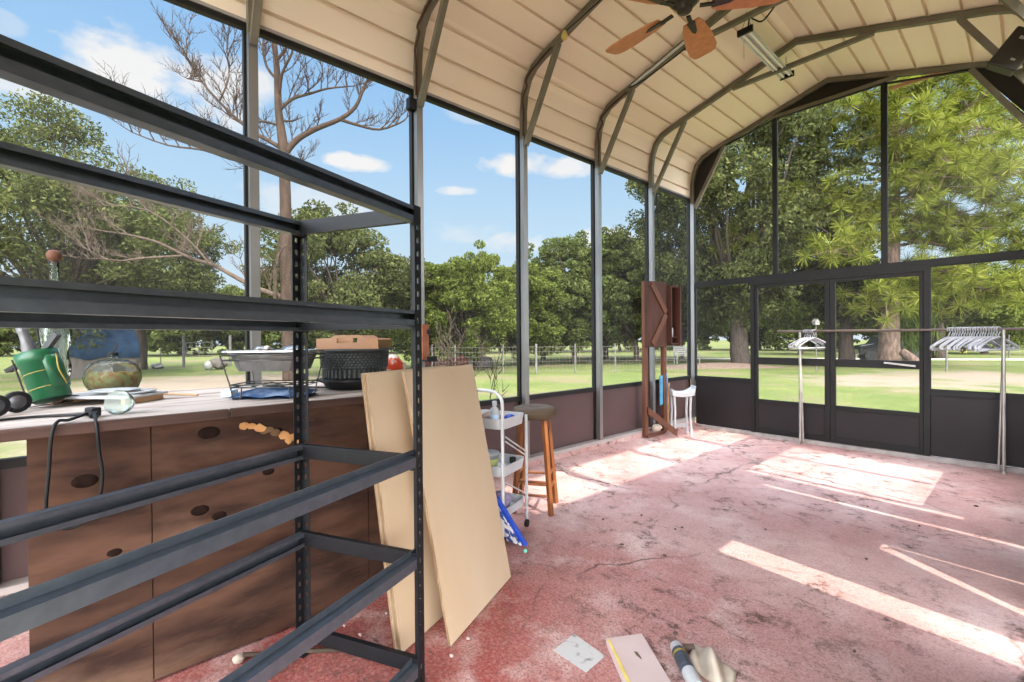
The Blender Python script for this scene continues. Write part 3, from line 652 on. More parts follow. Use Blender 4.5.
# golf bag shaped holder
gb = thing('golf_bag_holder', (.56, -6.80, Z), 'novelty green golf bag bottle holder on a small wheeled trolley', 'holder')
ax = (Vector((-.25, -.27, 1.0))).normalized()                      # leaning towards the left
side = Vector((.66, .75, 0)); side = (side - ax*side.dot(ax)).normalized()
fr = side.cross(ax).normalized()
MG = Matrix((side, fr, ax)).transposed(); MG = MG if MG.determinant() > 0 else Matrix((side, -fr, ax)).transposed()
b0 = Vector((.47, -6.785, Z+.030))
mb = MB(); mb.lathe([(.0, .0), (.058, .0), (.066, .008), (.067, .17), (.071, .172), (.072, .222), (.064, .224), (.062, .20), (0, .195)], b0, 28, M=MG); body = mb.build('bag_body', M_['green'], gb)
mb = MB(); 
for h in (.055, .125): mb.lathe([(.0672, h), (.0695, h+.002), (.0672, h+.004)], b0, 28, M=MG)
mb.build('piping', M_['gold'], body)
mb = MB(); mb.lathe([(0, 0), (.045, 0), (.046, .12), (.040, .145), (.02, .150), (0, .15)], b0 + side*.052 - ax*-.045, 18, M=MG, sx=.62, sy=.9); pk = mb.build('side_pocket', M_['green'], gb)
mb = MB(); mb.tube([b0+side*(.052+.029*math.cos(a))*1.0+ax*(.05+.14*(i/10)) + fr*(.0) + (CAM-b0).normalized()*.035*math.sin(math.pi*i/10) for i, a in enumerate([.9*math.sin(math.pi*j/10) for j in range(11)])], .003, 6); mb.build('piping', M_['gold'], pk)
mb = MB(); mb.lathe([(.027, 0), (.026, .05), (.019, .09), (.0175, .12), (.019, .125), (.019, .15), (.0, .152)], b0 + ax*.20 - side*.02, 18, M=MG); mb.build('bottle_neck', M_['grey'], gb)
mb = MB(); mb.bar(b0+ax*.21+side*.03, b0+ax*.27+side*.12, .024, .022); mb.build('club_head', M_['charcoal'], gb)
mb = MB(); mb.tube([b0+ax*.20+side*.02, b0+ax*.33+side*.045, b0+ax*.40+side*.04, b0+ax*.44+side*.06], .0035, 6); mb.build('cane', M_['blackp'], gb)
mb = MB()
for s_ in (-1, 1):
    q = b0 + (CAM-b0).normalized()*.0
    o = Vector((CAM.x-b0.x, CAM.y-b0.y, 0)).normalized(); lt = Vector((-o.y, o.x, 0))      # lt: to the side away from view
    base = b0 - side*.078
    mb.tube([base + fr*.03*s_ + ax*.22, base + fr*.03*s_ + ax*.0, b0 + side*.05 + fr*.03*s_ - ax*.026], .0035, 6)
mb.tube([b0-side*.05-fr*.09, b0+side*.03-fr*.09, b0+side*.06-fr*.0, b0+side*.03+fr*.09, b0-side*.05+fr*.09], .003, 6)
mb.bar(b0-side*.075+ax*.20, b0-side*.14+ax*.19, .03, .016)
mb.tube([b0-side*.08+ax*.02, Vector((.60, -6.925, Z+.042))], .004, 6)
mb.build('trolley_frame', M_['blackp'], gb)
wax = Vector((.95, .30, 0)).normalized()
for wc in (Vector((.72, -6.935, Z+.045)), Vector((.60, -6.885, Z+.045))):
    MW = Matrix.Rotation(0, 3, 'Z'); a, b_ = frame_of(wax); MW = Matrix((a, b_, -wax)).transposed()
    mb = MB(); mb.lathe([(.026, -.010), (.040, -.011), (.044, -.006), (.044, .006), (.040, .011), (.026, .010)], wc, 24, M=MW); wh = mb.build('wheel', M_['blackp'], gb)
    mb = MB(); mb.lathe([(.0, -.014), (.027, -.0125), (.027, .0125), (0, .014)], wc, 18, M=MW); mb.build('hub', M_['grey'], wh)
# tall embossed glass decanter
dc = thing('glass_decanter', (.16, -6.79, Z), 'tall clear glass decanter with swirled body and brown stopper behind the green golf bag', 'decanter')
prof = [(.0, 0), (.045, 0), (.050, .01), (.050, .06), (.047, .09), (.056, .13), (.058, .17), (.048, .21), (.049, .24), (.060, .29), (.062, .34), (.050, .39), (.028, .45), (.019, .52), (.017, .66), (.021, .68), (.017, .68), (.014, .52), (.04, .39), (.045, .06), (0, .02)]
mb = MB(); mb.lathe(prof, (.16, -6.79, Z), 22); mb.build('glass_body', M_['glass'], dc)
mb = MB(); mb.lathe([(0, .668), (.013, .669), (.014, .685), (.026, .690), (.030, .705), (.027, .722), (.018, .735), (0, .737)], (.16, -6.79, Z), 18); mb.build('stopper', M_['standl'], dc)
# glass barrel jar
gj = thing('glass_barrel_jar', (.11, -6.575, Z), 'glass barrel jar lying on its side, filled with wood chips and moss', 'jar')
ad = Vector((.70, .71, 0)); a_, b_ = frame_of(ad); MJ = Matrix((a_, b_, -ad)).transposed(); jc = Vector((.11, -6.575, Z+.098))
mb = MB(); mb.lathe([(0, -.112), (.055, -.109), (.083, -.088), (.094, -.055), (.096, 0), (.094, .055), (.083, .088), (.055, .109), (0, .112)], jc, 24, M=MJ); mb.build('jar_body', M_['glass'], gj)
mb = MB(); mb.lathe([(0, -.104), (.062, -.094), (.084, -.055), (.087, 0), (.084, .055), (.062, .094), (0, .104)], jc-Vector((0, 0, .006)), 20, M=MJ)
for i, v in enumerate(mb.v):
    if v[2] > jc.z+.022: mb.v[i] = (v[0], v[1], jc.z+.022+.010*math.sin(i*1.7))
mb.build('filling', M_['potp'], gj)
mb = MB(); mb.cyl(jc+Vector((0, 0, .090)), jc+Vector((0, 0, .118)), .022, .020, 16); mb.build('neck', M_['glass'], gj)
mb = MB(); mb.cyl(jc+Vector((0, 0, .113)), jc+Vector((0, 0, .131)), .024, .022, 16); mb.build('cap', M_['blackp'], gj)
mb = MB(); mb.tube([jc+Vector((0, 0, .131)), jc+Vector((.012, .010, .148)), jc+Vector((.018, .016, .18))], .0035, 6); mb.build('straw', M_['greywood'], gj)
# tray with plates
tr = thing('serving_tray', (.42, -6.60, Z), 'low white tray on wooden feet lying behind the clear bowl', 'tray')
rz = .80
mb = MB(); mb.box((.42, -6.60, Z+.033), (.40, .24, .012), rz); mb.build('tray_top', M_['white'], tr, bevel=.004)
for sx in (-.17, .17):
    mb = MB(); c = Vector((.42, -6.60, Z+.0135)) + Matrix.Rotation(rz, 3, 'Z') @ Vector((sx, 0, 0)); mb.box(c, (.02, .22, .026), rz); mb.build('foot', M_['tan'], tr)
for k, (dx, dy) in enumerate(((.05, .06), (-.01, .0))):
    mb = MB(); mb.lathe([(0, 0), (.06, 0), (.095, .010), (.096, .013), (.06, .005), (0, .004)], (.44+dx, -6.575+dy, Z+.0395+.006*k), 26)
    mb.build('dinner_plate', M_['white'], label=('upper' if k else 'lower') + ' of two stacked white plates on the low tray', cat='plate', group='plates on the tray')
# clear bowl on its side
mb = MB(); oc = Vector((.955, -6.585, Z+.049)); od = Vector((.75, -.55, .22)).normalized(); a_, b_ = frame_of(od); MO = Matrix((a_, b_, -od)).transposed(); MO = MO if MO.determinant() > 0 else Matrix((b_, a_, od)).transposed()
mb.lathe([(.048, .0), (.046, .02), (.036, .05), (.020, .058), (0, .059)], oc, 26, M=MO)
mb.lathe([(.046, .001), (.044, .02), (.034, .048), (.019, .056), (0, .057)], oc, 26, M=MO)
mb.build('clear_bowl', M_['plastic'], label='small clear plastic bowl tipped on its side at the counter edge', cat='bowl')
# extension cord
ec = thing('extension_cord', (.98, -6.66, Z), 'black extension cord looping over the counter edge with a chunky plug', 'cord')
mb = MB(); mb.box((.985, -6.655, Z+.022), (.045, .034, .034), .5); mb.bar((.99, -6.655, Z+.02), (1.03, -6.652, Z+.012), .026, .022); mb.build('plug', M_['blackp'], ec, bevel=.005)
def spline(P, n=10):
    P = [Vector(p) for p in P]; out = []
    for i in range(len(P)-1):
        p0, p1, p2, p3 = P[max(i-1, 0)], P[i], P[i+1], P[min(i+2, len(P)-1)]
        for j in range(n):
            t = j/n; out.append(.5*((2*p1)+(p2-p0)*t+(2*p0-5*p1+4*p2-p3)*t*t+(3*p1-p0-3*p2+p3)*t**3))
    return out+[P[-1]]
mb = MB(); mb.tube(spline([(1.03, -6.652, Z+.016), (1.09, -6.650, Z+.018), (1.136, -6.645, Z-.02), (1.138, -6.640, .95), (1.135, -6.632, .86), (1.13, -6.645, .77), (1.12, -6.69, .70), (1.12, -6.74, .70), (1.13, -6.775, .76), (1.137, -6.768, .90), (1.139, -6.760, Z-.03), (1.125, -6.745, Z+.014), (1.06, -6.72, Z+.008), (1.0, -6.68, Z+.016), (.97, -6.66, Z+.02)]), .0055, 8); mb.build('cable', M_['blackp'], ec)
mb = MB(); mb.tube(spline([(.965, -6.66, Z+.012), (.90, -6.72, Z+.007), (.86, -6.82, Z+.007), (.88, -6.92, Z+.007), (.95, -7.0, Z+.007), (.90, -7.12, Z+.007)]), .0055, 8); mb.build('cable', M_['blackp'], ec)
mb = MB(); mb.tube(spline([(.22, -6.42, Z+.006), (.34, -6.34, Z+.008), (.46, -6.25, Z+.006)]), .0055, 6); mb.build('wooden_stick', M_['tan'], label='thin brown wooden stick lying on the pale counter top', cat='stick')
# wire chafing rack, foil pan, blue cloth
ra = Vector((.62, .785, 0)).normalized(); rb = Vector((.785, -.62, 0))        # long axis / towards camera
rcx = Vector((.80, -5.965, Z)); RS = 1.16
def RK(u, v, z): return rcx + ra*u*1.08 + rb*v*1.08 + Vector((0, 0, max(.003, z*RS)))
wr_ = thing('wire_rack', rcx, 'wire chafing rack holding the foil pan on the counter', 'rack')
mb = MB()
hx, hy = .175, .125
for z, g in ((.052, .86), (.062, .88), (.165, 1.0), (.185, 1.04)):
    c = [RK(sx*hx*g, sy*hy*g, z) for sx, sy in ((-1, -1), (1, -1), (1, 1), (-1, 1))]; mb.tube(c+[c[0]], .0036, 6)
for sx in (-1, 1):
    for sy in (-1, 1): mb.tube([RK(sx*hx*1.04, sy*hy*1.04, .185), RK(sx*hx*.86, sy*hy*.86, .055), RK(sx*hx*.80, sy*hy*.86, .004), RK(sx*hx*.62, sy*hy*.86, .004), RK(sx*hx*.58, sy*hy*.86, .055)], .0036, 6)
for u in (-.35, 0, .35): mb.tube([RK(u*hx, -hy*.86, .055), RK(u*hx, hy*.86, .055)], .003, 6)
mb.build('rack_wires', M_['wire'], wr_)
fp = thing('foil_pan', rcx+Vector((0, 0, .11)), 'crumpled silver foil baking pan sitting in the wire rack', 'pan')
mb = MB()
def panring(g, z, crinkle=0, n=48):
    out = []
    for i in range(n):
        t = 2*math.pi*i/n; c, s_ = math.cos(t), math.sin(t); k = 1/max(abs(c)**6+abs(s_)**6, 1e-6)**(1/6)
        rr = 1+crinkle*(1 if i % 2 else -1); out.append(RK(c*k*hx*g*rr, s_*k*hy*g*rr, z))
    return out
rings = [panring(.78, .118, .012), panring(.93, .19, .015), panring(.98, .198), panring(1.12, .205), panring(1.13, .198), panring(1.10, .196)]
inner = [panring(.76, .121, .012), panring(.91, .192, .015)]
allr = [inner[0], inner[1]] ; vs = []; 
for r_ in [inner[0], inner[1], rings[2], rings[3], rings[4], rings[5], panring(.96, .192), rings[1], rings[0]]: vs += r_
nr = 9; nn = 48
mb.add(vs, [(i*nn+j, i*nn+(j+1) % nn, (i+1)*nn+(j+1) % nn, (i+1)*nn+j) for i in range(nr-1) for j in range(nn)], False)
mb.add(inner[0], [tuple(range(nn))]); mb.add(rings[0], [tuple(range(nn))[::-1]])
mb.build('pan_body', M_['foil'], fp)
mb = MB()
def lump(mb, c, rx, ry, rz_, seed, nu=14, nv=9, amp=.25):
    rr = random.Random(seed); ph = [rr.uniform(0, 6.28) for _ in range(6)]
    def f(u, v):
        t, p = 2*math.pi*u, math.pi*(v-.5)
        k = 1+amp*(math.sin(3*t+ph[0])*math.sin(2*p+ph[1])+.5*math.sin(5*t+ph[2]+3*p)+.4*math.sin(7*p+ph[3]+2*t))*.6*math.cos(p)
        return Vector(c)+Vector((rx*k*math.cos(p)*math.cos(t), ry*k*math.cos(p)*math.sin(t), rz_*k*math.sin(p)))
    mb.sheet(f, nu, nv)
lump(mb, RK(-.05, .02, .185), .07, .06, .045, 3); lump(mb, RK(.07, -.01, .19), .08, .06, .04, 5); mb.build('crumpled_foil', M_['foil'], fp)
mb = MB(); lump(mb, RK(-.01, .06, .215), .016, .012, .012, 4); mb.build('red_scrap', M_['red'], fp)
mb = MB()
mb.sheet(lambda u, v: RK(-.165+.33*u, -.10+.20*v, .012+.034*math.sin(math.pi*min(max(u, .02), .98))**.5*math.sin(math.pi*v)**.5+.004*math.sin(14*u+5*v)), 18, 10)
mb.sheet(lambda u, v: RK(-.165+.33*u, -.10+.20*(1-v), .003), 4, 4)
mb.build('folded_cloth', M_['blue'], label='folded navy and grey cloth bundle under the wire rack', cat='cloth')
mb = MB(); mb.box(RK(-.215, -.01, .018), (.05, .07, .034), .9); mb.build('small_box', M_['ltblue'], label='small pale blue box at the left foot of the wire rack', cat='box', bevel=.003)
# electric griddle base and basin and tray
gc = Vector((.66, -5.49, Z))
gr = thing('electric_griddle', gc, 'low black electric griddle with a side handle under the charcoal basin', 'griddle')
mb = MB(); mb.lathe([(0, .0), (.15, .0), (.165, .012), (.185, .045), (.186, .062), (.17, .065), (0, .065)], gc, 32); mb.build('griddle_plate', M_['blackp'], gr)
d_ = Vector((-.15, -1, 0)).normalized()
d_ = -(Rt*.98 - Fw*.2); d_.z = 0; d_.normalize()
mb = MB(); mb.tube([gc+d_*.16+Vector((0, 0, .025)), gc+d_*.215+Vector((0, 0, .042)), gc+d_*.255+Vector((0, 0, .045))], [.018, .017, .010], 10); mb.build('handle', M_['blackp'], gr)
mb = MB(); mb.tube(spline([gc+d_*.19+Vector((.03, 0, .010)), gc+d_*.23+Vector((.09, 0, .006)), gc+d_*.30+Vector((.10, 0, .006)), gc+d_*.42+Vector((.06, .0, .006))]), .005, 6); mb.build('cord', M_['blackp'], gr)
bc = gc+Vector((0, 0, .0655))
bs = thing('round_basin', bc, 'round charcoal plastic basin with woven-look side and ribbed bottom band', 'basin')
mb = MB(); prof = [(0, 0), (.165, 0), (.176, .004), (.180, .052), (.188, .056), (.196, .155), (.222, .158), (.224, .168), (.190, .168), (.176, .06), (0, .05)]
mb.lathe(prof, bc, 44); bb = mb.build('basin_body', M_['charcoal'], bs)
mb = MB()
for i in range(44):
    t = 2*math.pi*i/44; p = bc+Vector((.180*math.cos(t), .180*math.sin(t), .027)); mb.box(p, (.006, .012, .046), t)
mb.build('rib_band', M_['charcoal'], bb)
mb = MB()
for r_ in range(6):
    for i in range(58):
        t = 2*math.pi*(i+.5*(r_ % 2))/58; rad = .190+.0009*r_
        p = bc+Vector((rad*math.cos(t), rad*math.sin(t), .066+.0145*r_)); mb.box(p, (.006, .013, .009), t)
mb.build('woven_band', M_['charcoal'], bb)
tc_ = bc+Vector((.01, 0, .169)); tdir = Vector((Rt.x, Rt.y, 0)).normalized(); tn = Vector((-tdir.y, tdir.x, 0))
wt = thing('wooden_tray', tc_, 'honey wood serving tray with a cut-out handle resting on the charcoal basin', 'tray')
def TT(u, v, z): return tc_+tdir*u+tn*v+Vector((0, 0, z))
mt = Matrix((tdir, tn, Vector((0, 0, 1)))).transposed()
mb = MB(); mb.box(TT(0, 0, .006), (.345, .27, .010), M=mt); mb.build('tray_base', M_['tray'], wt)
for sv in (-1, 1):
    mb = MB(); v0 = .135*sv-.005
    for poly in ([(-.175, 0), (.175, 0), (.175, .034), (-.175, .034)], [(-.175, .034), (-.058, .034), (-.058, .062), (-.068, .078), (-.10, .062), (-.175, .058)], [(.058, .034), (.175, .034), (.175, .058), (.10, .062), (.068, .078), (.058, .062)], [(-.058, .062), (.058, .062), (.068, .078), (-.068, .078)]):
        mb.prism(poly, TT(0, v0, 0), tdir, (0, 0, 1), tn*.010)
    mb.build('handle_side', M_['tray'], wt)
for su in (-1, 1):
    mb = MB(); mb.box(TT(.170*su, 0, .026), (.010, .26, .05), M=mt); mb.build('end_board', M_['tray'], wt)
# snack bag
mb = MB(); lump(mb, (.31, -5.085, Z+.095), .10, .11, .085, 8, 22, 12, .3); 
mb.build('snack_bag', M_['red'], label='crumpled red and white bag lying on the counter right of the charcoal basin', cat='bag')

# ------------------------------------------------------------------ small things on the posts
wbk = thing('wall_bracket', (.06, -4.62, 1.2), 'small reddish wooden board with a black metal rest on the post behind the shelving corner', 'bracket')
mb = MB(); mb.mm(.030, .052, -4.66, -4.60, 1.16, 1.46); mb.build('back_board', M_['bracket'], wbk)
mb = MB(); mb.mm(.053, .13, -4.665, -4.575, 1.158, 1.172); mb.mm(.12, .13, -4.665, -4.575, 1.172, 1.20); mb.build('rest', M_['blackp'], wbk)
mb = MB(); mb.cyl((.053, -4.60, 1.40), (.085, -4.60, 1.40), .022, .018, 12); mb.build('knob', M_['blackp'], wbk)
mb = MB(); mb.mm(-.03, .03, -4.745, -4.679, 3.20, 3.29); mb.build('sensor_box', M_['blackp'], label='tiny black box clipped high on the post behind the shelving', cat='box', bevel=.004)

# ------------------------------------------------------------------ white utility cart
ca = Vector((-.33, .944, 0)).normalized()      # short side N -> R
cb = Vector((-.944, -.33, 0))                  # long side, away from view
cN = Vector((1.075, -4.685, 0))
ct_ = thing('utility_cart', cN+ca*.15+cb*.18, 'white three-tier metal utility cart on castors between the plywood and stool', 'cart')
SW, LW = .32, .36
def CP(u, v, z): return cN+ca*u+cb*v+Vector((0, 0, z))
mc = Matrix((cb, ca, Vector((0, 0, 1)))).transposed()
for zb, zt in ((.745, .815), (.435, .505), (.165, .225)):
    mb = MB()
    def loop(ins, z):
        r_ = .05; out = []
        for cx, cy, a0 in ((LW-ins-r_, SW-ins-r_, 0), (ins+r_, SW-ins-r_, 90), (ins+r_, ins+r_, 180), (LW-ins-r_, ins+r_, 270)):
            for a in range(0, 91, 18):
                t = math.radians(a0+a); out.append(CP(cy+r_*math.sin(t), cx+r_*math.cos(t), z))
        return out
    Ls = [loop(.012, zb+.004), loop(.002, zt), loop(-.004, zt), loop(.006, zb)]; m_ = len(Ls[0]); vs = sum(Ls, [])
    mb.add(vs, [(i*m_+j, i*m_+(j+1) % m_, (i+1)*m_+(j+1) % m_, (i+1)*m_+j) for i in range(3) for j in range(m_)])
    mb.add(Ls[0], [tuple(range(m_))[::-1]]); mb.add(Ls[3], [tuple(range(m_))])
    mb.build('tray', M_['whitem'], ct_)
for u in (-.008, SW+.008):
    for v in (.0, LW):
        top = .80
        mb = MB(); mb.cyl(CP(u, v, .062), CP(u, v, top), .011, None, 10); mb.build('leg', M_['whitem'], ct_)
        mb = MB(); q = CP(u, v, .0285); mb.cyl(q-cb*.009, q+cb*.009, .026, None, 16); mb.build('castor', M_['blackp'], ct_)
for u in (-.008,):
    mb = MB(); mb.tube(spline([CP(u, 0, .79), CP(u, 0, .92), CP(u, .02, .965), CP(u, .07, .995), CP(u, .19, 1.0), CP(u, LW-.07, .995), CP(u, LW-.02, .965), CP(u, LW, .92), CP(u, LW, .79)], 5), .011, 10); mb.build('handle', M_['whitem'], ct_)
mb = MB(); mb.tube([CP(.02, -.006, .70), CP(SW-.02, -.006, .55)], .005, 6); mb.tube([CP(.02, -.006, .67), CP(SW-.02, -.006, .52)], .005, 6); mb.tube([CP(.02, -.006, .40), CP(SW-.02, -.006, .25)], .005, 6); mb.build('cross_brace', M_['whitem'], ct_)
# things on the cart
p = CP(.055, .095, .7495); bt = thing('lotion_bottle', p, 'white bottle with pale blue label at the front of the cart top tray', 'bottle')
mb = MB(); mb.lathe([(0, 0), (.036, 0), (.038, .006), (.038, .10), (.030, .125), (.014, .135), (.013, .15), (0, .15)], p, 20, sx=1, sy=.75); mb.build('bottle_body', M_['white'], bt)
mb = MB(); mb.lathe([(.0386, .02), (.039, .021), (.039, .085), (.0386, .086)], p, 20, sx=1, sy=.76); mb.build('bottle_label', M_['ltblue'], bt)
mb = MB(); mb.lathe([(.016, .145), (.016, .172), (.010, .176), (0, .176)], p, 14); mb.build('cap', M_['white'], bt)
mb = MB(); p = CP(.15, .18, .7495); mb.sheet(lambda u, v: p+cb*(.13*(u-.5)*2)*.8+ca*(.16*(v-.5))+Vector((0, 0, .002+.085*math.sin(math.pi*u)**.6*math.sin(math.pi*v)**.5)), 14, 8)
mb.sheet(lambda u, v: p+cb*(.13*(u-.5)*2)*.8+ca*(-.16*(v-.5))+Vector((0, 0, .0018)), 3, 3)
mb.build('sponge_block', M_['tray'], label='tan sponge lying on the cart top tray left of the bottle', cat='sponge')
mb = MB(); lump(mb, CP(.20, .06, .785), .045, .045, .034, 21); mb.build('blue_pouch', M_['bluep'], label='small blue pouch on the cart top tray right of the bottle', cat='pouch')
p = CP(.10, .19, .4395); bx = thing('plastic_tub', p, 'white plastic tub with a lime label on the cart middle tray', 'tub')
mb = MB(); mb.lathe([(0, 0), (.070, 0), (.084, .11), (.090, .112), (.090, .122), (0, .124)], p, 24); mb.build('tub_body', M_['white'], bx)
mb = MB(); mb.lathe([(.0742, .025), (.0752, .026), (.0826, .085), (.0816, .086)], p, 24); mb.build('tub_label', M_['lime'], bx)
p = CP(.19, .035, .4395); mb = MB(); mb.lathe([(0, 0), (.022, 0), (.022, .03), (.014, .035), (.014, .045), (.022, .05), (.022, .085), (0, .088)], p, 16); mb.build('spray_can', M_['blackp'], label='small black waisted can on the cart middle tray', cat='can')
mb = MB(); lump(mb, CP(.14, .10, .235), .075, .065, .062, 31, amp=.35); mb.build('plush_toy', M_['lilac'], label='grey-lilac plush bundle on the cart bottom tray', cat='plush', group='plush on the cart')
mb = MB(); lump(mb, CP(.045, .06, .222), .045, .045, .045, 33, amp=.2); mb.build('plush_toy', M_['mauve'], label='pink-mauve plush ball at the near corner of the bottom tray', cat='plush', group='plush on the cart')
# blue board leaning on the cart
rux = Vector((Rt.x, Rt.y, 0)).normalized(); rdx = Vector((Fw.x, Fw.y, 0)).normalized()
o = Vector((CAM.x, CAM.y, 0)) + rdx*2.95 + rux*.078 + Vector((0, 0, .014))
bl = thing('blue_lap_board', o, 'blue plastic board with a patterned underside leaning low against the cart', 'board')
u_ = rux*-.185 + Vector((0, 0, .31)); w_ = rdx*.10 - rux*.12; n_ = w_.cross(u_).normalized()
if n_.dot(rux) < 0: n_ = -n_
mb = MB(); mb.prism([(0, 0), (1, 0), (1, 1), (0, 1)], o, u_, w_, n_*.030); mb.build('board_shell', M_['bluep'], bl, bevel=.008)
mb = MB(); mb.prism([(.03, .14), (.92, .14), (.92, .95), (.03, .95)], o-n_*.0005, u_, w_, n_*-.012); mb.build('patterned_cushion', M_['zig'], bl, bevel=.004)
mb = MB(); lump(mb, (1.185, -4.60, .012), .012, .012, .012, 3, amp=.05)
for i, v in enumerate(mb.v): mb.v[i] = (v[0]+.06, v[1]-.055, v[2])
mb.build('toy_ball', pmat('mint_plastic', (.16, .55, .45), rough=.4), label='tiny mint green bead on the floor below the blue board', cat='bead')

# ------------------------------------------------------------------ wooden stool
sc_ = Vector((.742, -4.067, 0)); 
st = thing('bar_stool', sc_, 'round wooden bar stool with brown padded seat beside the white cart', 'stool')
def stoolxf(u, v, z): return sc_+Vector((u*math.cos(.62)-v*math.sin(.62), u*math.sin(.62)+v*math.cos(.62), z))
mb = MB(); mb.lathe([(0, .715), (.150, .715), (.168, .722), (.176, .745), (.176, .775), (.165, .795), (.13, .806), (.06, .800), (.02, .790), (0, .788)], sc_, 32); seat = mb.build('seat', M_['seat'], st)
mb = MB(); mb.lathe([(.1775, .757), (.1795, .761), (.1775, .765)], sc_, 32); mb.build('seam', M_['seat'], seat)
legs = []
for a in range(4):
    t = math.radians(45+90*a); c, s_ = math.cos(t), math.sin(t)
    p0, p1 = stoolxf(.205*c, .205*s_, .001), stoolxf(.125*c, .125*s_, .714); legs.append((p0, p1))
    mb = MB(); mb.bar(p0, p1, .034, .034); mb.build('leg', M_['stoolwood'], st, bevel=.004)
for a in range(4):
    (p0, p1), (q0, q1) = legs[a], legs[(a+1) % 4]
    for h in ((.26, .40) if a % 2 else (.20, .34)):
        mb = MB(); mb.cyl(p0.lerp(p1, h), q0.lerp(q1, h), .011, None, 8); mb.build('rung', M_['stoolwood'], st)

# ------------------------------------------------------------------ cabinet on posts in the corner
zf = .06
cs = thing('post_cabinet', (.1, -1.1, zf), 'dark redwood cabinet with braced door standing on two posts near the back corner', 'cabinet')
for y, zt_ in ((-1.405, 2.05), (-.955, 1.235)):
    mb = MB(); mb.mm(.037, .087, y-.035, y+.035, fz(.04, 0)+.004, zt_); mb.build('leg', M_['standl'], cs, bevel=.003)
mb = MB(); mb.prism([(-1.45, 1.215), (-.945, 1.215), (-.945, 2.075), (-1.45, 2.055)], (.0875, 0, 0), (0, 1, 0), (0, 0, 1), (.020, 0, 0)); dr = mb.build('door', M_['stand'], cs)
def diag(p, q, w):
    mb = MB(); d = Vector((0, q[0]-p[0], q[1]-p[1])).normalized(); n = Vector((0, -d.z, d.y))
    mb.prism([(p[0]+n.y*w/2, p[1]+n.z*w/2), (q[0]+n.y*w/2, q[1]+n.z*w/2), (q[0]-n.y*w/2, q[1]-n.z*w/2), (p[0]-n.y*w/2, p[1]-n.z*w/2)], (.108, 0, 0), (0, 1, 0), (0, 0, 1), (.02, 0, 0)); mb.build('brace_board', M_['standl'], dr, bevel=.003)
diag((-1.33, 2.03), (-.985, 1.67), .085); diag((-.985, 1.64), (-1.32, 1.25), .085)
mb = MB(); mb.prism([(-1.45, 1.215), (-1.40, 1.215), (-1.40, 2.055), (-1.45, 2.055)], (.108, 0, 0), (0, 1, 0), (0, 0, 1), (.012, 0, 0)); mb.build('edge_strip', M_['stand'], dr)
mb = MB()
y0, y1, x0, x1, z0, z1 = -.93, -.70, .0, .165, 1.24, 2.03
mb.mm(x0, x0+.015, y0, y1, z0, z1); mb.mm(x0+.015, x1, y0, y0+.02, z0, z1); mb.mm(x0+.015, x1+.02, y1-.03, y1, z0-.02, z1); mb.mm(x0+.015, x1, y0+.02, y1-.03, z0, z0+.02); mb.mm(x0+.015, x1, y0+.02, y1-.03, z1-.02, z1); mb.mm(x0+.015, x1-.02, y0+.02, y1-.03, 1.33, 1.345)
mb.build('cabinet_box', M_['stand'], cs)
for k in range(4):
    mb = MB(); mb.tube([(.016, -.85+.03*(k % 2), 1.9-.11*k), (.06, -.845+.03*(k % 2), 1.88-.11*k), (.07, -.84+.03*(k % 2), 1.91-.11*k)], .006, 6); mb.build('hook', M_['blackp'], cs)
mb = MB(); mb.prism([(0, 0), (1, 0), (1, 1), (0, 1)], (.0885, -1.40, .36), (.155, .44, -.33), (0, .0, .09), (.022, -.01, 0)); mb.prism([(-1.42, .06), (-1.0, .06), (-1.0, .10), (-1.42, .10)], (.0885, 0, 0), (0, 1, 0), (0, 0, 1), (.02, 0, 0)); mb.build('foot_brace', M_['standl'], cs)
mb = MB(); mb.lathe([(0, 0), (.030, 0), (.030, .11), (.022, .12), (0, .12)], (.10, -.83, 1.3455), 14); mb.build('white_jar', M_['white'], label='small white jar on the shelf of the redwood corner cabinet', cat='jar')
# black cable and blue sack on the corner post
mb = MB(); mb.tube(spline([(.055, -1.09, 3.25), (.06, -1.08, 2.9), (.085, -1.04, 2.65), (.07, -1.06, 2.4), (.06, -1.08, 2.11)]), .010, 6); mb.build('hanging_cable', M_['blackp'], label='black cable running down the post above the redwood cabinet', cat='cable')
mb = MB(); mb.sheet(lambda u, v: Vector((.045+.03*math.sin(math.pi*u), -1.03+.20*u, .42+.42*v+.02*math.sin(9*u+4*v))), 10, 10); mb.build('blue_sack', pmat('blue_sack_plastic', (.05, .22, .38), (.10, .34, .52), rough=.5, scale=8, bump=.5), label='blue plastic sack hanging behind the white corner stool', cat='sack', solid=.012)
# white stool in the corner
wc = Vector((.19, -.74, 0))
ws_ = thing('plastic_stool', wc+Vector((0, 0, .075)), 'tall white plastic stool with saddle seat in the back left corner', 'stool')
tu = Vector((Rt.x, Rt.y, 0)).normalized(); tv = Vector((-tu.y, tu.x, 0))
def WS(u, v, z): return wc+tu*u+tv*v+Vector((0, 0, z))
def seatz(u): return .60+.055*(abs(u)/.16)**2.2
mb = MB(); poly = []
us = [-.165, -.15, -.10, -.05, 0, .05, .10, .15, .175]
poly = [(u, seatz(u)+(.02 if u > .16 else 0)) for u in us] + [(u*.86, .60-.045-.02*math.cos(u/.17*1.5)) for u in us[::-1]]
mb.prism(poly, wc+tv*-.10, tu, (0, 0, 1), tv*.18); mb.build('seat', M_['white'], ws_, bevel=.008)
for su in (-1, 1):
    for sv in (-1, 1):
        fp_ = WS(su*.115, sv*.075, 0); z0 = fz(fp_.x, fp_.y)+.002
        mb = MB(); mb.tube([WS(su*.115, sv*.075, z0), WS(su*.100, sv*.07, .32), WS(su*.112, sv*.065, .585)], [.019, .015, .018], 8); mb.build('leg', M_['white'], ws_)
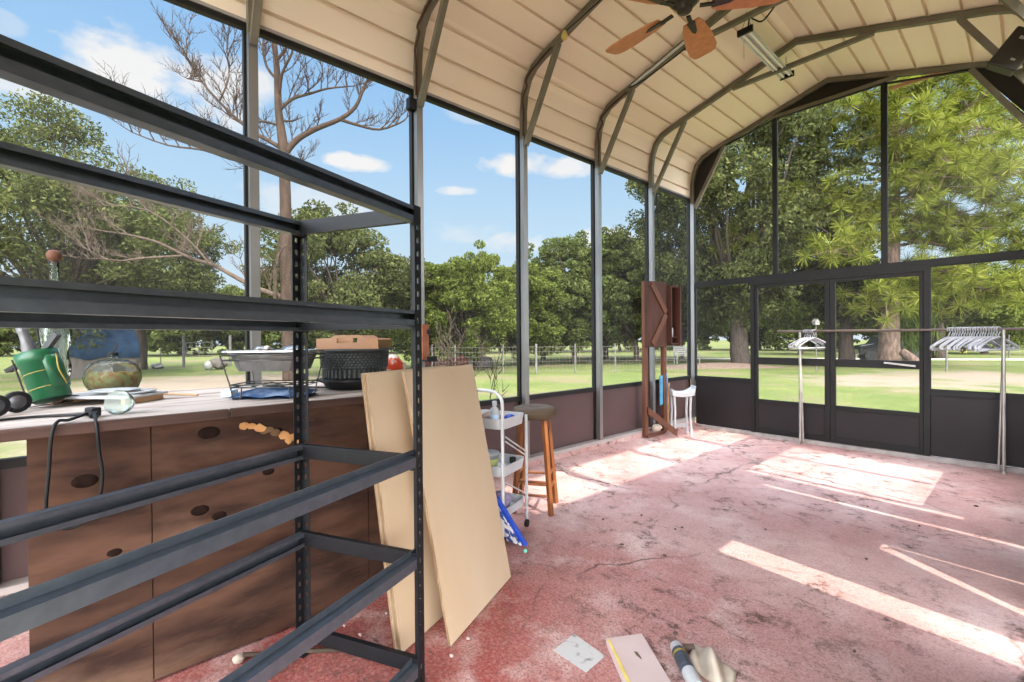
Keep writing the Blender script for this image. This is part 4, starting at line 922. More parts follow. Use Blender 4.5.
mb = MB(); mb.bar(WS(-.105, .073, .13), WS(.105, .073, .13), .015, .05); mb.build('stretcher', M_['white'], ws_)
mb = MB(); mb.bar((.06, -.885, fz(.05, 0)+.19), (.062, -.865, .72), .02, .06); mb.v = [(x, y, z-.18 if z < .4 else z) for x, y, z in mb.v]
mb.build('loose_board', M_['tan'], label='pale pinkish board leaning between the redwood posts and white stool', cat='board')
mb = MB(); lump(mb, (.11, -1.22, .165), .06, .08, .045, 12); mb.build('crumpled_bag', M_['rag'], label='small crumpled pale bag on the floor behind the cabinet foot brace', cat='bag')

# ------------------------------------------------------------------ garment rack and hangers
gy = -.13
grk = thing('garment_rack', (2.3, gy, 0), 'long metal garment rack with a brown top rail standing along the back wall', 'rack')
mb = MB(); mb.cyl((1.19, gy, 1.40), (4.3-.92, gy, 1.39), .014, None, 12); mb.build('top_rail', M_['railb'], grk)
for x, lean in ((1.445, .0), (3.185, .0)):
    mb = MB(); mb.cyl((x, gy, .03), (x, gy, 1.39), .014, None, 12); mb.build('upright', M_['chrome'], grk)
    mb = MB(); mb.cyl((x-.035 if x > 2 else x+.03, gy+.01, .03), (x-.005, gy+.03, 1.2), .010, None, 10); mb.build('inner_tube', M_['chrome'], grk)
    mb = MB(); mb.cyl((x, gy-.05, .015), (x, gy+.06, .015), .014, None, 12); mb.build('foot_bar', M_['chrome'], grk)
def hanger_proto():
    t = thing('coat_hanger', (0, 0, 0), None, 'hanger')
    mb = MB(); mb.tube([(.0, -.021*math.cos(a)*1.0, .0+.021*math.sin(a)) for a in [math.radians(d) for d in range(-40, 200, 20)]]+[(0, .012, -.035), (0, 0, -.05), (0, 0, -.075)], .0055, 6)
    mb.build('hook', M_['hangerp'], t)
    mb = MB(); loop = spline([(0, 0, -.075), (0, -.07, -.10), (0, -.19, -.165), (0, -.205, -.19), (0, -.19, -.20), (0, 0, -.20), (0, .19, -.20), (0, .205, -.19), (0, .19, -.165), (0, .07, -.10), (0, 0, -.075)], 4)
    mb.tube(loop, .0085, 6); mb.build('shoulder_loop', M_['hangerp'], t)
    return t
hp = hanger_proto()
def put_hanger(i, x, rz, label, group):
    o = hp if i == 0 else copy_tree(hp)
    o.location = (x, gy, 1.3985-.0045); o.rotation_euler = (R.uniform(-.06, .06), R.uniform(-.04, .04), rz); o['label'] = label; o['group'] = group
for i in range(6): put_hanger(i, 1.50+.020*i, -.5+R.uniform(-.3, .3), 'white plastic hanger in the small left bunch on the rack rail', 'small left bunch of hangers')
for i in range(20):
    put_hanger(i+6, 2.80+.0185*i, -.62+R.uniform(-.16, .16), 'white plastic hanger in the big right bunch on the rack rail', 'big right bunch of hangers')
mb = MB(); mb.box((2.92, gy-.20, 1.19), (.05, .006, .055), -.6); mb.build('hanger_tag', pmat('dark_tag_card', (.05, .05, .05), (.55, .52, .10), rough=.5, scale=30, lo=.5, hi=.52), label='small dark and yellow tag on the big right bunch of hangers', cat='tag')

# ------------------------------------------------------------------ ceiling fan, lamp, speaker, wiring
fc = Vector((1.70, -3.47, 3.71))
cf = thing('ceiling_fan', fc, 'ceiling fan with five orange-brown wooden blades below the ridge', 'fan')
mb = MB(); mb.cyl(fc+Vector((0, 0, .19)), fc+Vector((0, 0, .67)), .012, None, 12); mb.lathe([(.03, .62), (.06, .655), (.065, .685), (0, .69)], fc, 20); mb.build('downrod', M_['bronzem'], cf)
mb = MB(); mb.lathe([(0, -.035), (.045, -.035), (.052, -.025), (.052, .0), (.075, .012), (.11, .05), (.125, .08), (.125, .12), (.10, .16), (.05, .19), (0, .195)], fc, 32); mot = mb.build('motor_housing', M_['bronzem'], cf)
for k in range(5):
    t = math.radians(176+72*k-0.0); d = Vector((math.cos(t), math.sin(t), 0)); n = Vector((-d.y, d.x, 0)); pt = math.radians(-13)
    nn_ = n*math.cos(pt)+Vector((0, 0, math.sin(pt)))
    def BP(r_, w, z): return fc+d*r_+nn_*w+Vector((0, 0, -.005+z))
    outl = [(.19, -.055), (.26, -.080), (.45, -.105), (.60, -.108), (.665, -.085), (.68, -.05), (.68, .05), (.665, .085), (.60, .108), (.45, .105), (.26, .080), (.19, .055)]
    mb = MB(); mb.prism(outl, BP(0, 0, 0), d, nn_, d.cross(nn_)*.008); mb.build('blade', M_['fanwood'], cf, label='orange-brown wooden blade')
    mb = MB(); mb.bar(BP(.10, 0, -.004), BP(.20, 0, -.009), .03, .012); mb.prism([(.18, -.03), (.30, -.018), (.33, 0), (.30, .018), (.18, .03)], BP(0, 0, -.006), d, nn_, d.cross(nn_)*-.006); mb.build('blade_bracket', M_['bronzem'], cf)
lf = thing('shop_light', (1.56, -1.5, 4.19), 'long twin-tube shop light hanging from chains near the ridge', 'lamp')
y0, y1, lx, lz_ = -2.05, -.92, 1.56, 4.20
mb = MB(); mb.prism([(-.065, 0), (-.045, .045), (.045, .045), (.065, 0), (.055, 0), (.04, .035), (-.04, .035), (-.055, 0)], (lx, y0, lz_), (1, 0, 0), (0, 0, 1), (0, y1-y0, 0)); mb.build('reflector', M_['whitem'], lf)
for s_ in (-1, 1):
    mb = MB(); mb.cyl((lx+s_*.030, y0+.02, lz_+.012), (lx+s_*.030, y1-.02, lz_+.012), .013, None, 12); mb.build('tube', M_['tubew'], lf)
for y in (y0, y1):
    mb = MB(); mb.mm(lx-.07, lx+.07, y-.012, y+.012, lz_-.006, lz_+.05); mb.build('end_cap', M_['bronze'], lf)
    sg = 1 if y == y0 else -1
    mb = MB(); mb.tube([(lx-.05, y+.03*sg, lz_+.046), (lx, y+.03*sg, lz_+.165), (lx+.05, y+.03*sg, lz_+.046)], .003, 5); mb.tube([(lx, y+.03*sg, lz_+.165), (lx, y+.03*sg, lz_+.215)], .003, 5); mb.build('chain', M_['bronzem'], lf)
mb = MB(); mb.tube([(lx-.05, y0+.10, lz_+.0), (lx-.05, y0+.10, lz_-.18)], .002, 5); mb.build('pull_cord', M_['bronzem'], lf)
sp = thing('loudspeaker', (3.26, -1.20, 3.5), 'tilted dark brown loudspeaker on the brace at the top right', 'speaker')
MS = Matrix.Rotation(math.radians(38), 3, 'Y') @ Matrix.Rotation(math.radians(12), 3, 'Z')
mb = MB(); mb.box((3.275, -1.31, 3.535), (.19, .16, .27), M=MS); mb.build('speaker_box', M_['bronzem'], sp, bevel=.012)
mb = MB(); mb.box(Vector((3.275, -1.31, 3.535))+MS @ Vector((-.02, -.083, .07)), (.03, .006, .02), M=MS); mb.box(Vector((3.275, -1.31, 3.535))+MS @ Vector((.03, -.083, -.07)), (.03, .006, .014), M=MS); mb.build('screws', M_['chrome'], sp)
mb = MB(); mb.bar((3.27, -1.235, 3.50), (3.30, -1.15, 3.46), .04, .02); mb.build('bracket', M_['whitem'], sp)
# conduits and cables following the arches
def arcp(x):
    for a, b in zip(ARC, ARC[1:]):
        if a[0] <= x <= b[0] and b[0] > a[0]: return a[1]+(b[1]-a[1])*(x-a[0])/(b[0]-a[0])
    return 4.3
mb = MB(); mb.tube([(x, -2.325, arcp(x)-.028) for x in (.50, .8, 1.15)], .013, 8); mb.build('conduit', M_['whitem'], label='pale conduit pipe clipped under the second arch from the back', cat='pipe')
mb = MB(); mb.tube(spline([(.47, -2.33, 4.03), (.62, -2.33, 4.035), (.85, -2.33, 4.085), (1.12, -2.33, 4.16), (1.3, -2.33, 4.25)]), .007, 6); mb.build('roof_cable', M_['blackp'], label='black cable sagging below the pale conduit pipe', cat='cable')
mb = MB(); mb.tube(spline([(1.85, -2.05, 4.35), (1.72, -2.05, 4.24), (1.64, -2.05, 4.29), (1.60, -2.04, 4.33), (1.58, -2.03, 4.26)]), .007, 6); mb.build('lamp_cable', M_['blackp'], label='black cable looping from the rafter to the shop light', cat='cable')
for i in (2, 3, 4):
    y = AY[i]
    mb = MB(); mb.tube(spline([(.035, y-.04, 3.32), (.05, y-.045, 3.55), (.045, y-.05, 3.68), (.10, y-.045, 3.78), (.085, y-.05, 3.84), (.16, y-.045, 3.90), (.30, y-.045, 3.96), (.42, y-.04, 4.01)]), [.009, .011]*35+[.009], 6)
    mb.build('arch_wiring', M_['stand'], label='brown wiring tucked in the eave curve of the arch ' + {2: 'beside the conduit pipe', 3: 'with the yellow socket', 4: 'behind the shelving corner post'}[i], cat='wiring')
mb = MB(); mb.lathe([(0, -.05), (.02, -.045), (.03, -.02), (.022, .01), (.014, .03), (0, .035)], (.60, -3.52, 4.03), 14); mb.build('lamp_socket', M_['bulb'], label='small yellow lamp socket clipped to the arch left of the fan', cat='socket')
mb = MB(); mb.tube(spline([(.60, -3.51, 4.06), (.9, -3.52, 4.10), (1.15, -3.52, 4.17), (1.3, -3.51, 4.29)]), .005, 6); mb.build('socket_cable', M_['blackp'], label='thin black cable from the yellow socket up the arch', cat='cable')

# ------------------------------------------------------------------ things on the floor
def flat(name, pts, th, m, **kw):
    mb = MB(); mb.prism(pts, (0, 0, .0015), (1, 0, 0), (0, 1, 0), (0, 0, th)); return mb.build(name, m, **kw)
flat('paper_sheet', [(1.988, -5.195), (1.975, -5.045), (2.160, -5.062), (2.168, -5.198)], .0012, M_['paper'], label='square smudged white paper lying on the red floor', cat='paper')
fb = thing('flat_box', (2.25, -5.0, 0), 'flat pinkish board box with a yellow edge on the floor', 'box')
mb = MB(); mb.prism([(2.118, -5.000), (2.205, -4.855), (2.445, -5.030), (2.350, -5.180)], (0, 0, .002), (1, 0, 0), (0, 1, 0), (0, 0, .028)); mb.build('box_body', M_['board'], fb, bevel=.002)
mb = MB(); mb.prism([(2.128, -5.003), (2.138, -4.998), (2.365, -5.163), (2.357, -5.175)], (0, 0, .0302), (1, 0, 0), (0, 1, 0), (0, 0, .002)); mb.build('yellow_tape', M_['yellow'], fb)
mb = MB(); mb.prism([(2.25, -4.985), (2.262, -4.978), (2.290, -4.995), (2.30, -5.005), (2.27, -4.998)], (0, 0, .0302), (1, 0, 0), (0, 1, 0), (0, 0, .0012)); mb.build('smear', M_['soil'], fb)
tp0, tp1 = Vector((2.350, -4.825, .030)), Vector((2.51, -4.975, .030)); td = (tp1-tp0).normalized()
ck = thing('caulk_tube', (2.42, -4.89, 0), 'white caulking tube with a dark wrapped label on the floor', 'tube')
mb = MB(); mb.tube([tp0, tp0+td*.03, tp0+td*.032, tp0+td*.24], [.024, .027, .0285, .0285], 20); mb.build('tube_body', M_['white'], ck)
mb = MB(); mb.tube([tp0+td*.038, tp0+td*.155], .0290, 20); mb.build('tube_label', M_['labelb'], ck)
mb = MB(); mb.tube([tp0+td*.055, tp0+td*.066], .02935, 20); mb.build('label_stripe', M_['gold'], ck)
mb = MB(); mb.tube([tp0+td*.085, tp0+td*.088], .02933, 20); mb.tube([tp0+td*.135, tp0+td*.139], .02933, 20); mb.build('label_print', M_['grey'], ck)
mb = MB(); mb.lathe([(.010, 0), (.014, .004), (.012, .02), (0, .022)], (2.375, -4.775, .003), 12); mb.bar((2.365, -4.79, .02), (2.40, -4.76, .024), .022, .01); mb.build('nozzle_cap', M_['soil'], label='small dark dirty cap beside the caulking tube end', cat='cap')
mb = MB()
rgc = Vector((2.515, -4.81, 0))
mb.sheet(lambda u, v: rgc+Vector((.20*(u-.5)-.04*v, .15*(v-.5)-.05*(u-.5), .004+.075*(math.sin(math.pi*u)**.7)*(math.sin(math.pi*v)**.7)*(.55+.45*math.sin(11*u+4*v)))), 26, 20)
mb.build('cloth_rag', M_['rag'], label='crumpled cream rag on the floor beside the caulking tube', cat='rag', solid=.004)
mb = MB(); mb.tube(spline([(1.16, -6.20, .03), (1.22, -6.08, .012), (1.33, -5.93, .010), (1.45, -5.78, .010)]), .009, 8); mb.build('pale_cable', M_['greywood'], label='pale cable lying on the floor under the shelving', cat='cable')
mb = MB(); mb.lathe([(0, 0), (.02, .004), (.024, .02), (.012, .03), (0, .032)], (1.155, -6.215, .004), 12, M=None); mb.build('cable_knob', M_['rag'], label='small pale knob at the end of the pale floor cable', cat='knob')
mb = MB(); mb.bar((1.40, -5.60, .002+.0), (1.395, -5.60, .34), .04, .02); mb.v = [(x, y, max(z, .003)) for x, y, z in mb.v]
mb.build('wood_offcut', M_['standl'], label='short wood offcut standing on end behind the plywood sheets', cat='offcut')
for k in range(26):
    x, y = R.uniform(1.2, 1.75), R.uniform(-6.3, -5.2)
    if k > 12: x, y = R.uniform(1.2, 3.2), R.uniform(-4.8, -1.5)
    mb = MB(); lump(mb, (x, y, .006), R.uniform(.006, .016), R.uniform(.006, .012), .005, 50+k, 8, 5)
    mb.build('debris_chip', M_['soil'] if k > 12 else M_['board'], label='pale paint chip on the floor around the shelving' if k <= 12 else 'dark crumb of dirt on the open red floor', cat='chip', group='pale chips by the shelving' if k <= 12 else 'dark crumbs on the open floor')

# ================================================================== outdoors
def V(px, t, z=LZ):               # point on the ground straight out through image column px at depth t
    x = (px-512)/FPX; d = Vector((Fw.x, Fw.y, 0)) + Vector((Rt.x, Rt.y, 0))*x
    p = CAM + d*t; return Vector((p.x, p.y, z))
def zat(py, t): return H + (338-py)/FPX*t
rng = np.random.default_rng(5)
def leaf_quads(centers, radii, n_each, size, flat=.75):
    Cs = []
    for c, r, n in zip(centers, radii, n_each):
        d = rng.normal(size=(n, 3)); d /= np.linalg.norm(d, axis=1)[:, None]
        rad = rng.uniform(.35, 1.0, n)**.5
        Cs.append(np.array(c)+d*rad[:, None]*np.array([r, r, r*flat]))
    Cs = np.vstack(Cs); n = len(Cs)
    a = rng.normal(size=(n, 3)); a /= np.linalg.norm(a, axis=1)[:, None]
    b = rng.normal(size=(n, 3)); b -= a*(a*b).sum(1)[:, None]; b /= np.linalg.norm(b, axis=1)[:, None]
    s = size*rng.uniform(.6, 1.35, n)[:, None]
    V_ = np.stack([Cs-a*s, Cs+b*s*.42, Cs+a*s, Cs-b*s*.42], 1).reshape(-1, 3)
    F_ = np.arange(len(V_)).reshape(-1, 4); return V_, F_
def limb(mb, p0, p1, r0, r1, seed, bend=.12, n=5, seg=7):
    rr = random.Random(seed); p0, p1 = Vector(p0), Vector(p1); L = (p1-p0).length; pts = []
    o = Vector((rr.uniform(-1, 1), rr.uniform(-1, 1), rr.uniform(-.3, .6)))*bend*L
    for i in range(n+1):
        t = i/n; pts.append(p0.lerp(p1, t)+o*math.sin(math.pi*t)+Vector((rr.uniform(-1, 1), rr.uniform(-1, 1), 0))*.015*L)
    pts[0] = p0; mb.tube(pts, [r0+(r1-r0)*i/n for i in range(n+1)], seg); return pts
def broad_tree(h, cw, trunk_r, cb, seed, leaf, nb, nl, lsize, bark, name='oak_tree', blob=.13):
    """crown built of many small leaf sprays grouped on limbs; local origin at the foot"""
    rr = random.Random(seed); t = thing(name, (0, 0, 0))
    mb = MB(); fork = Vector((rr.uniform(-.2, .2), rr.uniform(-.2, .2), cb+.1*h)); pts = limb(mb, (0, 0, -.1), fork, trunk_r*1.25, trunk_r*.8, seed, .03)
    cs, rs, ns = [], [], []; zc = (cb+h)/2; rz_ = (h-cb)/2
    for i in range(nb):
        while True:
            x, y, z = rr.uniform(-1, 1), rr.uniform(-1, 1), rr.uniform(-1, 1); q = x*x+y*y+z*z
            if .22 < q < 1: break
        k = .86; c = Vector((x*cw/2*k, y*cw/2*k, zc+z*rz_*k))
        l = limb(mb, fork.lerp(pts[-2], rr.random()*.6), c, trunk_r*rr.uniform(.16, .36), trunk_r*.05, seed*31+i, .12, 5, 6)
        for q in range(7):
            r_ = cw*blob*rr.uniform(.30, .62); o = Vector((rr.gauss(0, 1), rr.gauss(0, 1), rr.gauss(0, .8)))*cw*blob*.52; cs.append(c+o); rs.append(r_); ns.append(int(nl/nb/7*(r_/(cw*blob*.46))**1.6))
    mb.build('trunk', bark, t)
    V_, F_ = leaf_quads(cs, rs, ns, lsize, .7); rawmesh('foliage', V_, F_, leaf, t, 4)
    return t
def place(o, loc, rz=0, s=1.0, label=None, group=None, cat='tree', copy=False):
    c = copy_tree(o) if copy else o
    c.location = loc; c.rotation_euler = (0, 0, rz); c.scale = (s, s, s); meta(c, label, cat, group); return c
oakA = broad_tree(10.6, 9.2, .28, 1.6, 11, M_['oakleaf'], 70, 62000, .078, M_['oakbark'])
place(oakA, V(58, 17.5), .4, 1, 'broad oak with a domed crown at the left edge of the yard')
oakB = broad_tree(8.6, 7.5, .26, 1.5, 12, M_['oakleaf'], 60, 52000, .086, M_['oakbark'])
place(oakB, V(140, 24.5), 1.2, 1.1, 'oak behind the dead pine left side, seen between shelving beams')
oakC = broad_tree(7.0, 6.6, .22, 1.2, 13, M_['oakleaf'], 56, 50000, .078, M_['oakbark'])
place(oakC, V(338, 19.5), 2.2, 1.0, 'oak right of the dead pine trunk with a low rounded crown')
oakD = broad_tree(14.6, 13.0, .42, 2.0, 14, M_['oakleaf'], 140, 110000, .105, M_['oakbark'], blob=.095)
place(oakD, V(742, 25), .9, 1, 'very large dark oak filling the view behind the back left corner')
bush = broad_tree(6.0, 5.4, .12, .3, 15, M_['bushleaf'], 64, 60000, .080, M_['oakbark'], 'bushy_tree')
place(bush, V(470, 22), .2, 1.0, 'light green bushy tree right of the shelving corner post')
place(bush, V(430, 24), 1.9, 1.0, 'bushy tree half hidden behind the shelving corner post', copy=True)
place(bush, V(522, 25.5), 3.1, 1.0, 'rounded bushy tree behind the post by the stool', copy=True)
fart = broad_tree(8.0, 6.6, .15, .6, 16, M_['farleaf'], 62, 46000, .115, M_['oakbark'], 'yard_tree')
place(fart, V(575, 27), .2, 1.0, 'tall yard tree between the stool post and the next post right')
place(fart, V(636, 29), 2.0, 1.04, 'tall yard tree left of the redwood cabinet', copy=True)
place(fart, V(543, 31), 4.0, .95, 'slim yard tree just right of the stool post', copy=True)
place(fart, V(606, 33), 5.0, 1.1, 'yard tree behind the middle left post', copy=True)
place(fart, V(682, 31), 5.6, 1.0, 'yard tree behind the redwood cabinet at the corner', copy=True)
belt = broad_tree(7.4, 8.6, .15, .1, 17, M_['farleaf'], 60, 32000, .17, M_['oakbark'], 'field_edge_tree')
cols = [-60, 0, 60, 118, 180, 235, 290, 345, 400, 455, 500, 560, 620, 690, 760, 830, 900, 955, 1005, 1060]
for i, px in enumerate(cols):
    place(belt, V(px, R.uniform(46, 54)), R.uniform(0, 6), R.uniform(.85, 1.15), 'far tree in the belt along the field edge', 'far tree belt along the field edge', copy=i > 0)
brt = broad_tree(7.0, 8.0, .2, .5, 18, M_['bushleaf'], 48, 24000, .13, M_['oakbark'], 'bright_tree')
place(brt, V(985, 36), .5, 1.0, 'pale green tree far behind the hangers at the right')
place(brt, V(900, 40), 2.5, 1.0, 'pale green tree far behind the pine trunk', copy=True)
place(brt, V(800, 38), 4.1, .9, 'pale green tree far behind the left screen door', copy=True)
pd = broad_tree(6.2, 5.2, .34, 1.8, 19, M_['oakleaf'], 44, 30000, .105, M_['oakbark'], 'shade_oak')
place(pd, V(846, 25.5), .7, 1.0, 'dark low oak with a thick trunk seen through the right screen door')
place(pd, V(940, 30), 2.9, 1.0, 'dark low oak behind the pine right side', copy=True)

# ---- dead pine
dp_t = 14.0; dbase = V(284, dp_t)
ru = Vector((Rt.x, Rt.y, 0)).normalized(); rd = Vector((Fw.x, Fw.y, 0)).normalized()
def DP(px, py, dep=0.0): p = V(px, dp_t); return Vector((p.x, p.y, zat(py, dp_t)))+rd*dep
dp = thing('dead_pine', dbase, 'tall bare dead pine with twisted branches left of the shelving corner post', 'tree')
mb = MB()
tr_pts = [DP(289, 378), DP(288, 330), DP(287, 270), DP(287, 200), DP(286, 150), DP(281, 110), DP(280, 70), DP(277, 35), DP(268, 8), DP(262, -30), DP(258, -70)]
mb.tube(tr_pts, [.20, .18, .175, .165, .15, .11, .09, .075, .055, .04, .02], 10)
rt = random.Random(3)
def twigs(p, d, L, r, lev):
    n = 4; pts = [p]; dd = d.normalized()
    for i in range(n):
        dd = (dd+Vector((rt.uniform(-.45, .45), rt.uniform(-.45, .45), rt.uniform(-.2, .45)))*.5).normalized(); pts.append(pts[-1]+dd*L/n)
    mb.tube(pts, [r*(1-.75*i/n) for i in range(n+1)], 5 if lev else 4)
    if lev > 0:
        for i in range(1, n+1):
            for _ in range(2 if lev > 1 else rt.choice((1, 2))):
                nd = (dd+Vector((rt.uniform(-1, 1), rt.uniform(-1, 1), rt.uniform(-.4, 1.0)))*.9).normalized()
                twigs(pts[i], nd, L*rt.uniform(.4, .62), max(r*.5, .007), lev-1)
def branch(pp, r0, r1, dens=3, lev=1, L=.9):
    pts = spline([DP(*q) for q in pp], 3); n = len(pts); mb.tube(pts, [r0+(r1-r0)*i/(n-1) for i in range(n)], 7)
    for i in range(2, n):
        if rt.random() < dens/ max(3, n)*1.6:
            d = (pts[i]-pts[i-1]).normalized(); nd = (d*.6+Vector((rt.uniform(-.7, .7), rt.uniform(-.7, .7), rt.uniform(.0, 1.1)))).normalized()
            twigs(pts[i], nd, L*rt.uniform(.6, 1.2), .022, lev)
    twigs(pts[-1], (pts[-1]-pts[-2]), L, r1, lev)
branch([(287, 152), (300, 138), (318, 128), (343, 118), (358, 106), (366, 88), (374, 72)], .10, .03, 6, 2, .9)
branch([(343, 119, 0), (360, 122, .2), (378, 123, .4), (398, 113, .6), (404, 106, .7)], .05, .018, 6, 2, .8)
branch([(283, 108), (295, 98), (312, 93), (330, 88), (350, 86)], .055, .02, 6, 2, .8)
branch([(282, 96), (290, 78, -.3), (303, 62, -.5), (306, 45, -.6)], .05, .02, 6, 2, .8)
branch([(281, 80), (270, 66), (266, 45), (270, 28)], .045, .018, 5, 2, .8)
branch([(285, 148), (272, 140), (258, 132), (240, 118), (222, 100), (205, 80), (190, 55)], .07, .02, 7, 2, 1.1)
branch([(205, 80), (192, 72, .4), (172, 62, .8)], .03, .015, 5, 2, .9)
branch([(222, 100), (226, 70, .3), (222, 40, .4)], .03, .014, 5, 2, .9)
branch([(284, 125), (265, 120), (250, 122), (230, 112)], .04, .015, 4, 2, .8)
branch([(282, 158), (262, 162), (235, 158), (205, 148), (170, 143), (135, 130)], .055, .015, 8, 2, 1.1)
branch([(280, 60), (296, 40), (320, 22), (335, 5)], .045, .015, 6, 2, .9)
branch([(287, 120), (293, 120), (298, 119)], .035, .02, 1, 0, .3)
branch([(286, 165), (295, 168), (305, 160)], .03, .012, 3, 2, .5)
mb.build('trunk', M_['deadwood'], dp)
mb = MB()
branch([(287, 296), (262, 288), (240, 277), (215, 263), (190, 255), (160, 240), (130, 232), (105, 228)], .085, .02, 9, 2, 1.0)
branch([(190, 255, -.3), (160, 258, -.5), (135, 262, -.8), (115, 250, -1)], .035, .012, 6, 2, .8)
branch([(215, 263, -.2), (200, 240, -.5), (170, 215, -.8), (135, 212, -1)], .035, .012, 6, 2, .9)
branch([(276, 300), (283, 270, -.4), (288, 255, -.5)], .06, .04, 2, 1, .4)
mb.build('broken_limb', M_['greywood'], dp, label='pale bleached broken limb')
# ---- living pine
pt_ = 22.0; pbase = V(889, pt_)
pine = thing('pine_tree', pbase, 'tall pine with bright yellow-green needle tufts beyond the screen door', 'tree')
def PP(px, py, dep=0.0): p = V(px, pt_); return Vector((p.x, p.y, zat(py, pt_)))+rd*dep
mb = MB(); mb.tube([PP(889, 373), PP(889, 350), PP(889, 300), PP(891, 260), PP(892, 200), PP(893, 140), PP(894, 80), PP(896, 20), PP(897, -60), PP(897, -120)], [.52, .42, .38, .35, .31, .27, .22, .16, .10, .03], 14)
tufts = []
rp = random.Random(9)
limbs = []
for (x0, y0, x1, y1, dep) in [(890, 250, 820, 215, -1.5), (890, 235, 800, 262, -2), (891, 215, 760, 200, 0), (892, 170, 770, 120, 1), (893, 130, 800, 60, -1), (893, 120, 850, 30, 1), (891, 245, 930, 225, -1.5), (891, 250, 985, 235, 0),
                              (892, 200, 1010, 170, 1), (893, 170, 960, 110, -1.5), (893, 140, 1000, 90, 1), (894, 90, 930, 40, 0), (894, 60, 870, 0, 0), (890, 275, 960, 300, -2), (890, 280, 1000, 290, 1), (890, 300, 860, 300, -1.5), (892, 190, 860, 150, -3), (892, 180, 920, 160, -3),
                              (893, 100, 1010, 30, 0), (891, 225, 1040, 210, 0), (892, 160, 840, 105, -3), (891, 230, 880, 195, -3.5), (891, 215, 950, 200, -3.2), (890, 285, 905, 280, -2.5), (892, 215, 1030, 250, -1), (892, 150, 1020, 200, -2), (893, 110, 975, 70, -2), (892, 180, 985, 200, -3), (894, 80, 985, 20, 1), (893, 120, 1050, 120, 1), (892, 240, 1050, 265, 0), (893, 150, 820, 130, -2), (892, 120, 835, 70, -2.5), (893, 110, 760, 70, 2), (891, 200, 745, 235, 1), (893, 120, 905, 95, -2.8), (892, 190, 1030, 130, -1.5)]:
    a, b = PP(x0, y0), PP(x1, y1, dep); pts = limb(mb, a, b, .085, .02, rp.random(), .10, 6, 6); limbs.append(pts)
    for i in range(2, len(pts)):
        for _ in range(7):
            off = Vector((rp.gauss(0, 1), rp.gauss(0, 1), rp.gauss(.1, .7)))*.68; q = pts[i]+off; tufts.append(q)
            mb.tube([pts[i], q], [.018, .009], 4)
mb.build('trunk', M_['pinebark'], pine)
VV = []; 
for q in tufts:
    n = 80; d = rng.normal(size=(n, 3)); d[:, 2] = d[:, 2]*.8+.25; d /= np.linalg.norm(d, axis=1)[:, None]
    ln = rng.uniform(.32, .56, n)[:, None]; b = rng.normal(size=(n, 3)); b -= d*(d*b).sum(1)[:, None]; b /= np.linalg.norm(b, axis=1)[:, None]
    c = np.array(q); VV.append(np.stack([c+d*.04-b*.012, c+d*.04+b*.012, c+d*ln+b*.009-np.array([0, 0, .04]), c+d*ln-b*.009-np.array([0, 0, .04])], 1))
VV = np.vstack(VV).reshape(-1, 3)-np.array(pbase); rawmesh('foliage', VV, np.arange(len(VV)).reshape(-1, 4), M_['pineleaf'], pine, 4)
# hanging greenery by the pine trunk
hg = thing('weeping_shrub', V(908, 24), 'drooping green shrub hanging right of the pine trunk', 'shrub')
mb = MB(); limb(mb, V(908, 24, LZ-.05), V(910, 24, 3.6), .07, .03, 5, .05); mb.build('stem', M_['oakbark'], hg)
Cn = np.array(V(909, 24, 2.2)); n = 2600; c = Cn+rng.normal(size=(n, 3))*np.array([.45, .45, .75]); s_ = rng.uniform(.25, .5, n)[:, None]; dn = np.array([0, 0, -1.0])+rng.normal(size=(n, 3))*.22; bb_ = rng.normal(size=(n, 3))*.02
q = np.stack([c-bb_, c+bb_, c+dn*s_+bb_*.4, c+dn*s_-bb_*.4], 1).reshape(-1, 3)-np.array(V(908, 24)); rawmesh('foliage', q, np.arange(len(q)).reshape(-1, 4), M_['palm'], hg, 4)

# ---- things in the yard
# tarp covered hutch
hb = V(103, 19.5); ht = thing('tarp_hutch', hb, 'grey board hutch draped with a blue tarp in the yard', 'hutch')
hd = Vector((hb.x-CAM.x, hb.y-CAM.y, 0)).normalized(); hu = Vector((hd.y, -hd.x, 0)); mh = Matrix((hu, hd, Vector((0, 0, 1)))).transposed()
def HB(u, v, z): return hb+hu*u+hd*v+Vector((0, 0, z))
mb = MB(); mb.box(HB(0, .6, .45), (2.15, 1.2, .90), M=mh); mb.build('board_wall', M_['shed'], ht)
mb = MB(); mb.prism([(.28, .05), (.72, .05), (.72, .50), (.64, .66), (.50, .71), (.36, .66), (.28, .50)], HB(0, -.005, 0), hu, (0, 0, 1), hd*-.02); mb.build('doorway', M_['soffit'], ht)
mb = MB(); mb.sheet(lambda u, v: HB((u-.5)*2.42*(1.0-.16*(1-abs(v-.5)*2)**.6), .6+(v-.5)*1.45, .80+.04*math.sin(17*u)+1.25*(1-abs(v-.5)*2)**.25+.05*math.sin(13*u+7*v)), 30, 30); mb.build('tarp', M_['tarp'], ht, solid=.02)
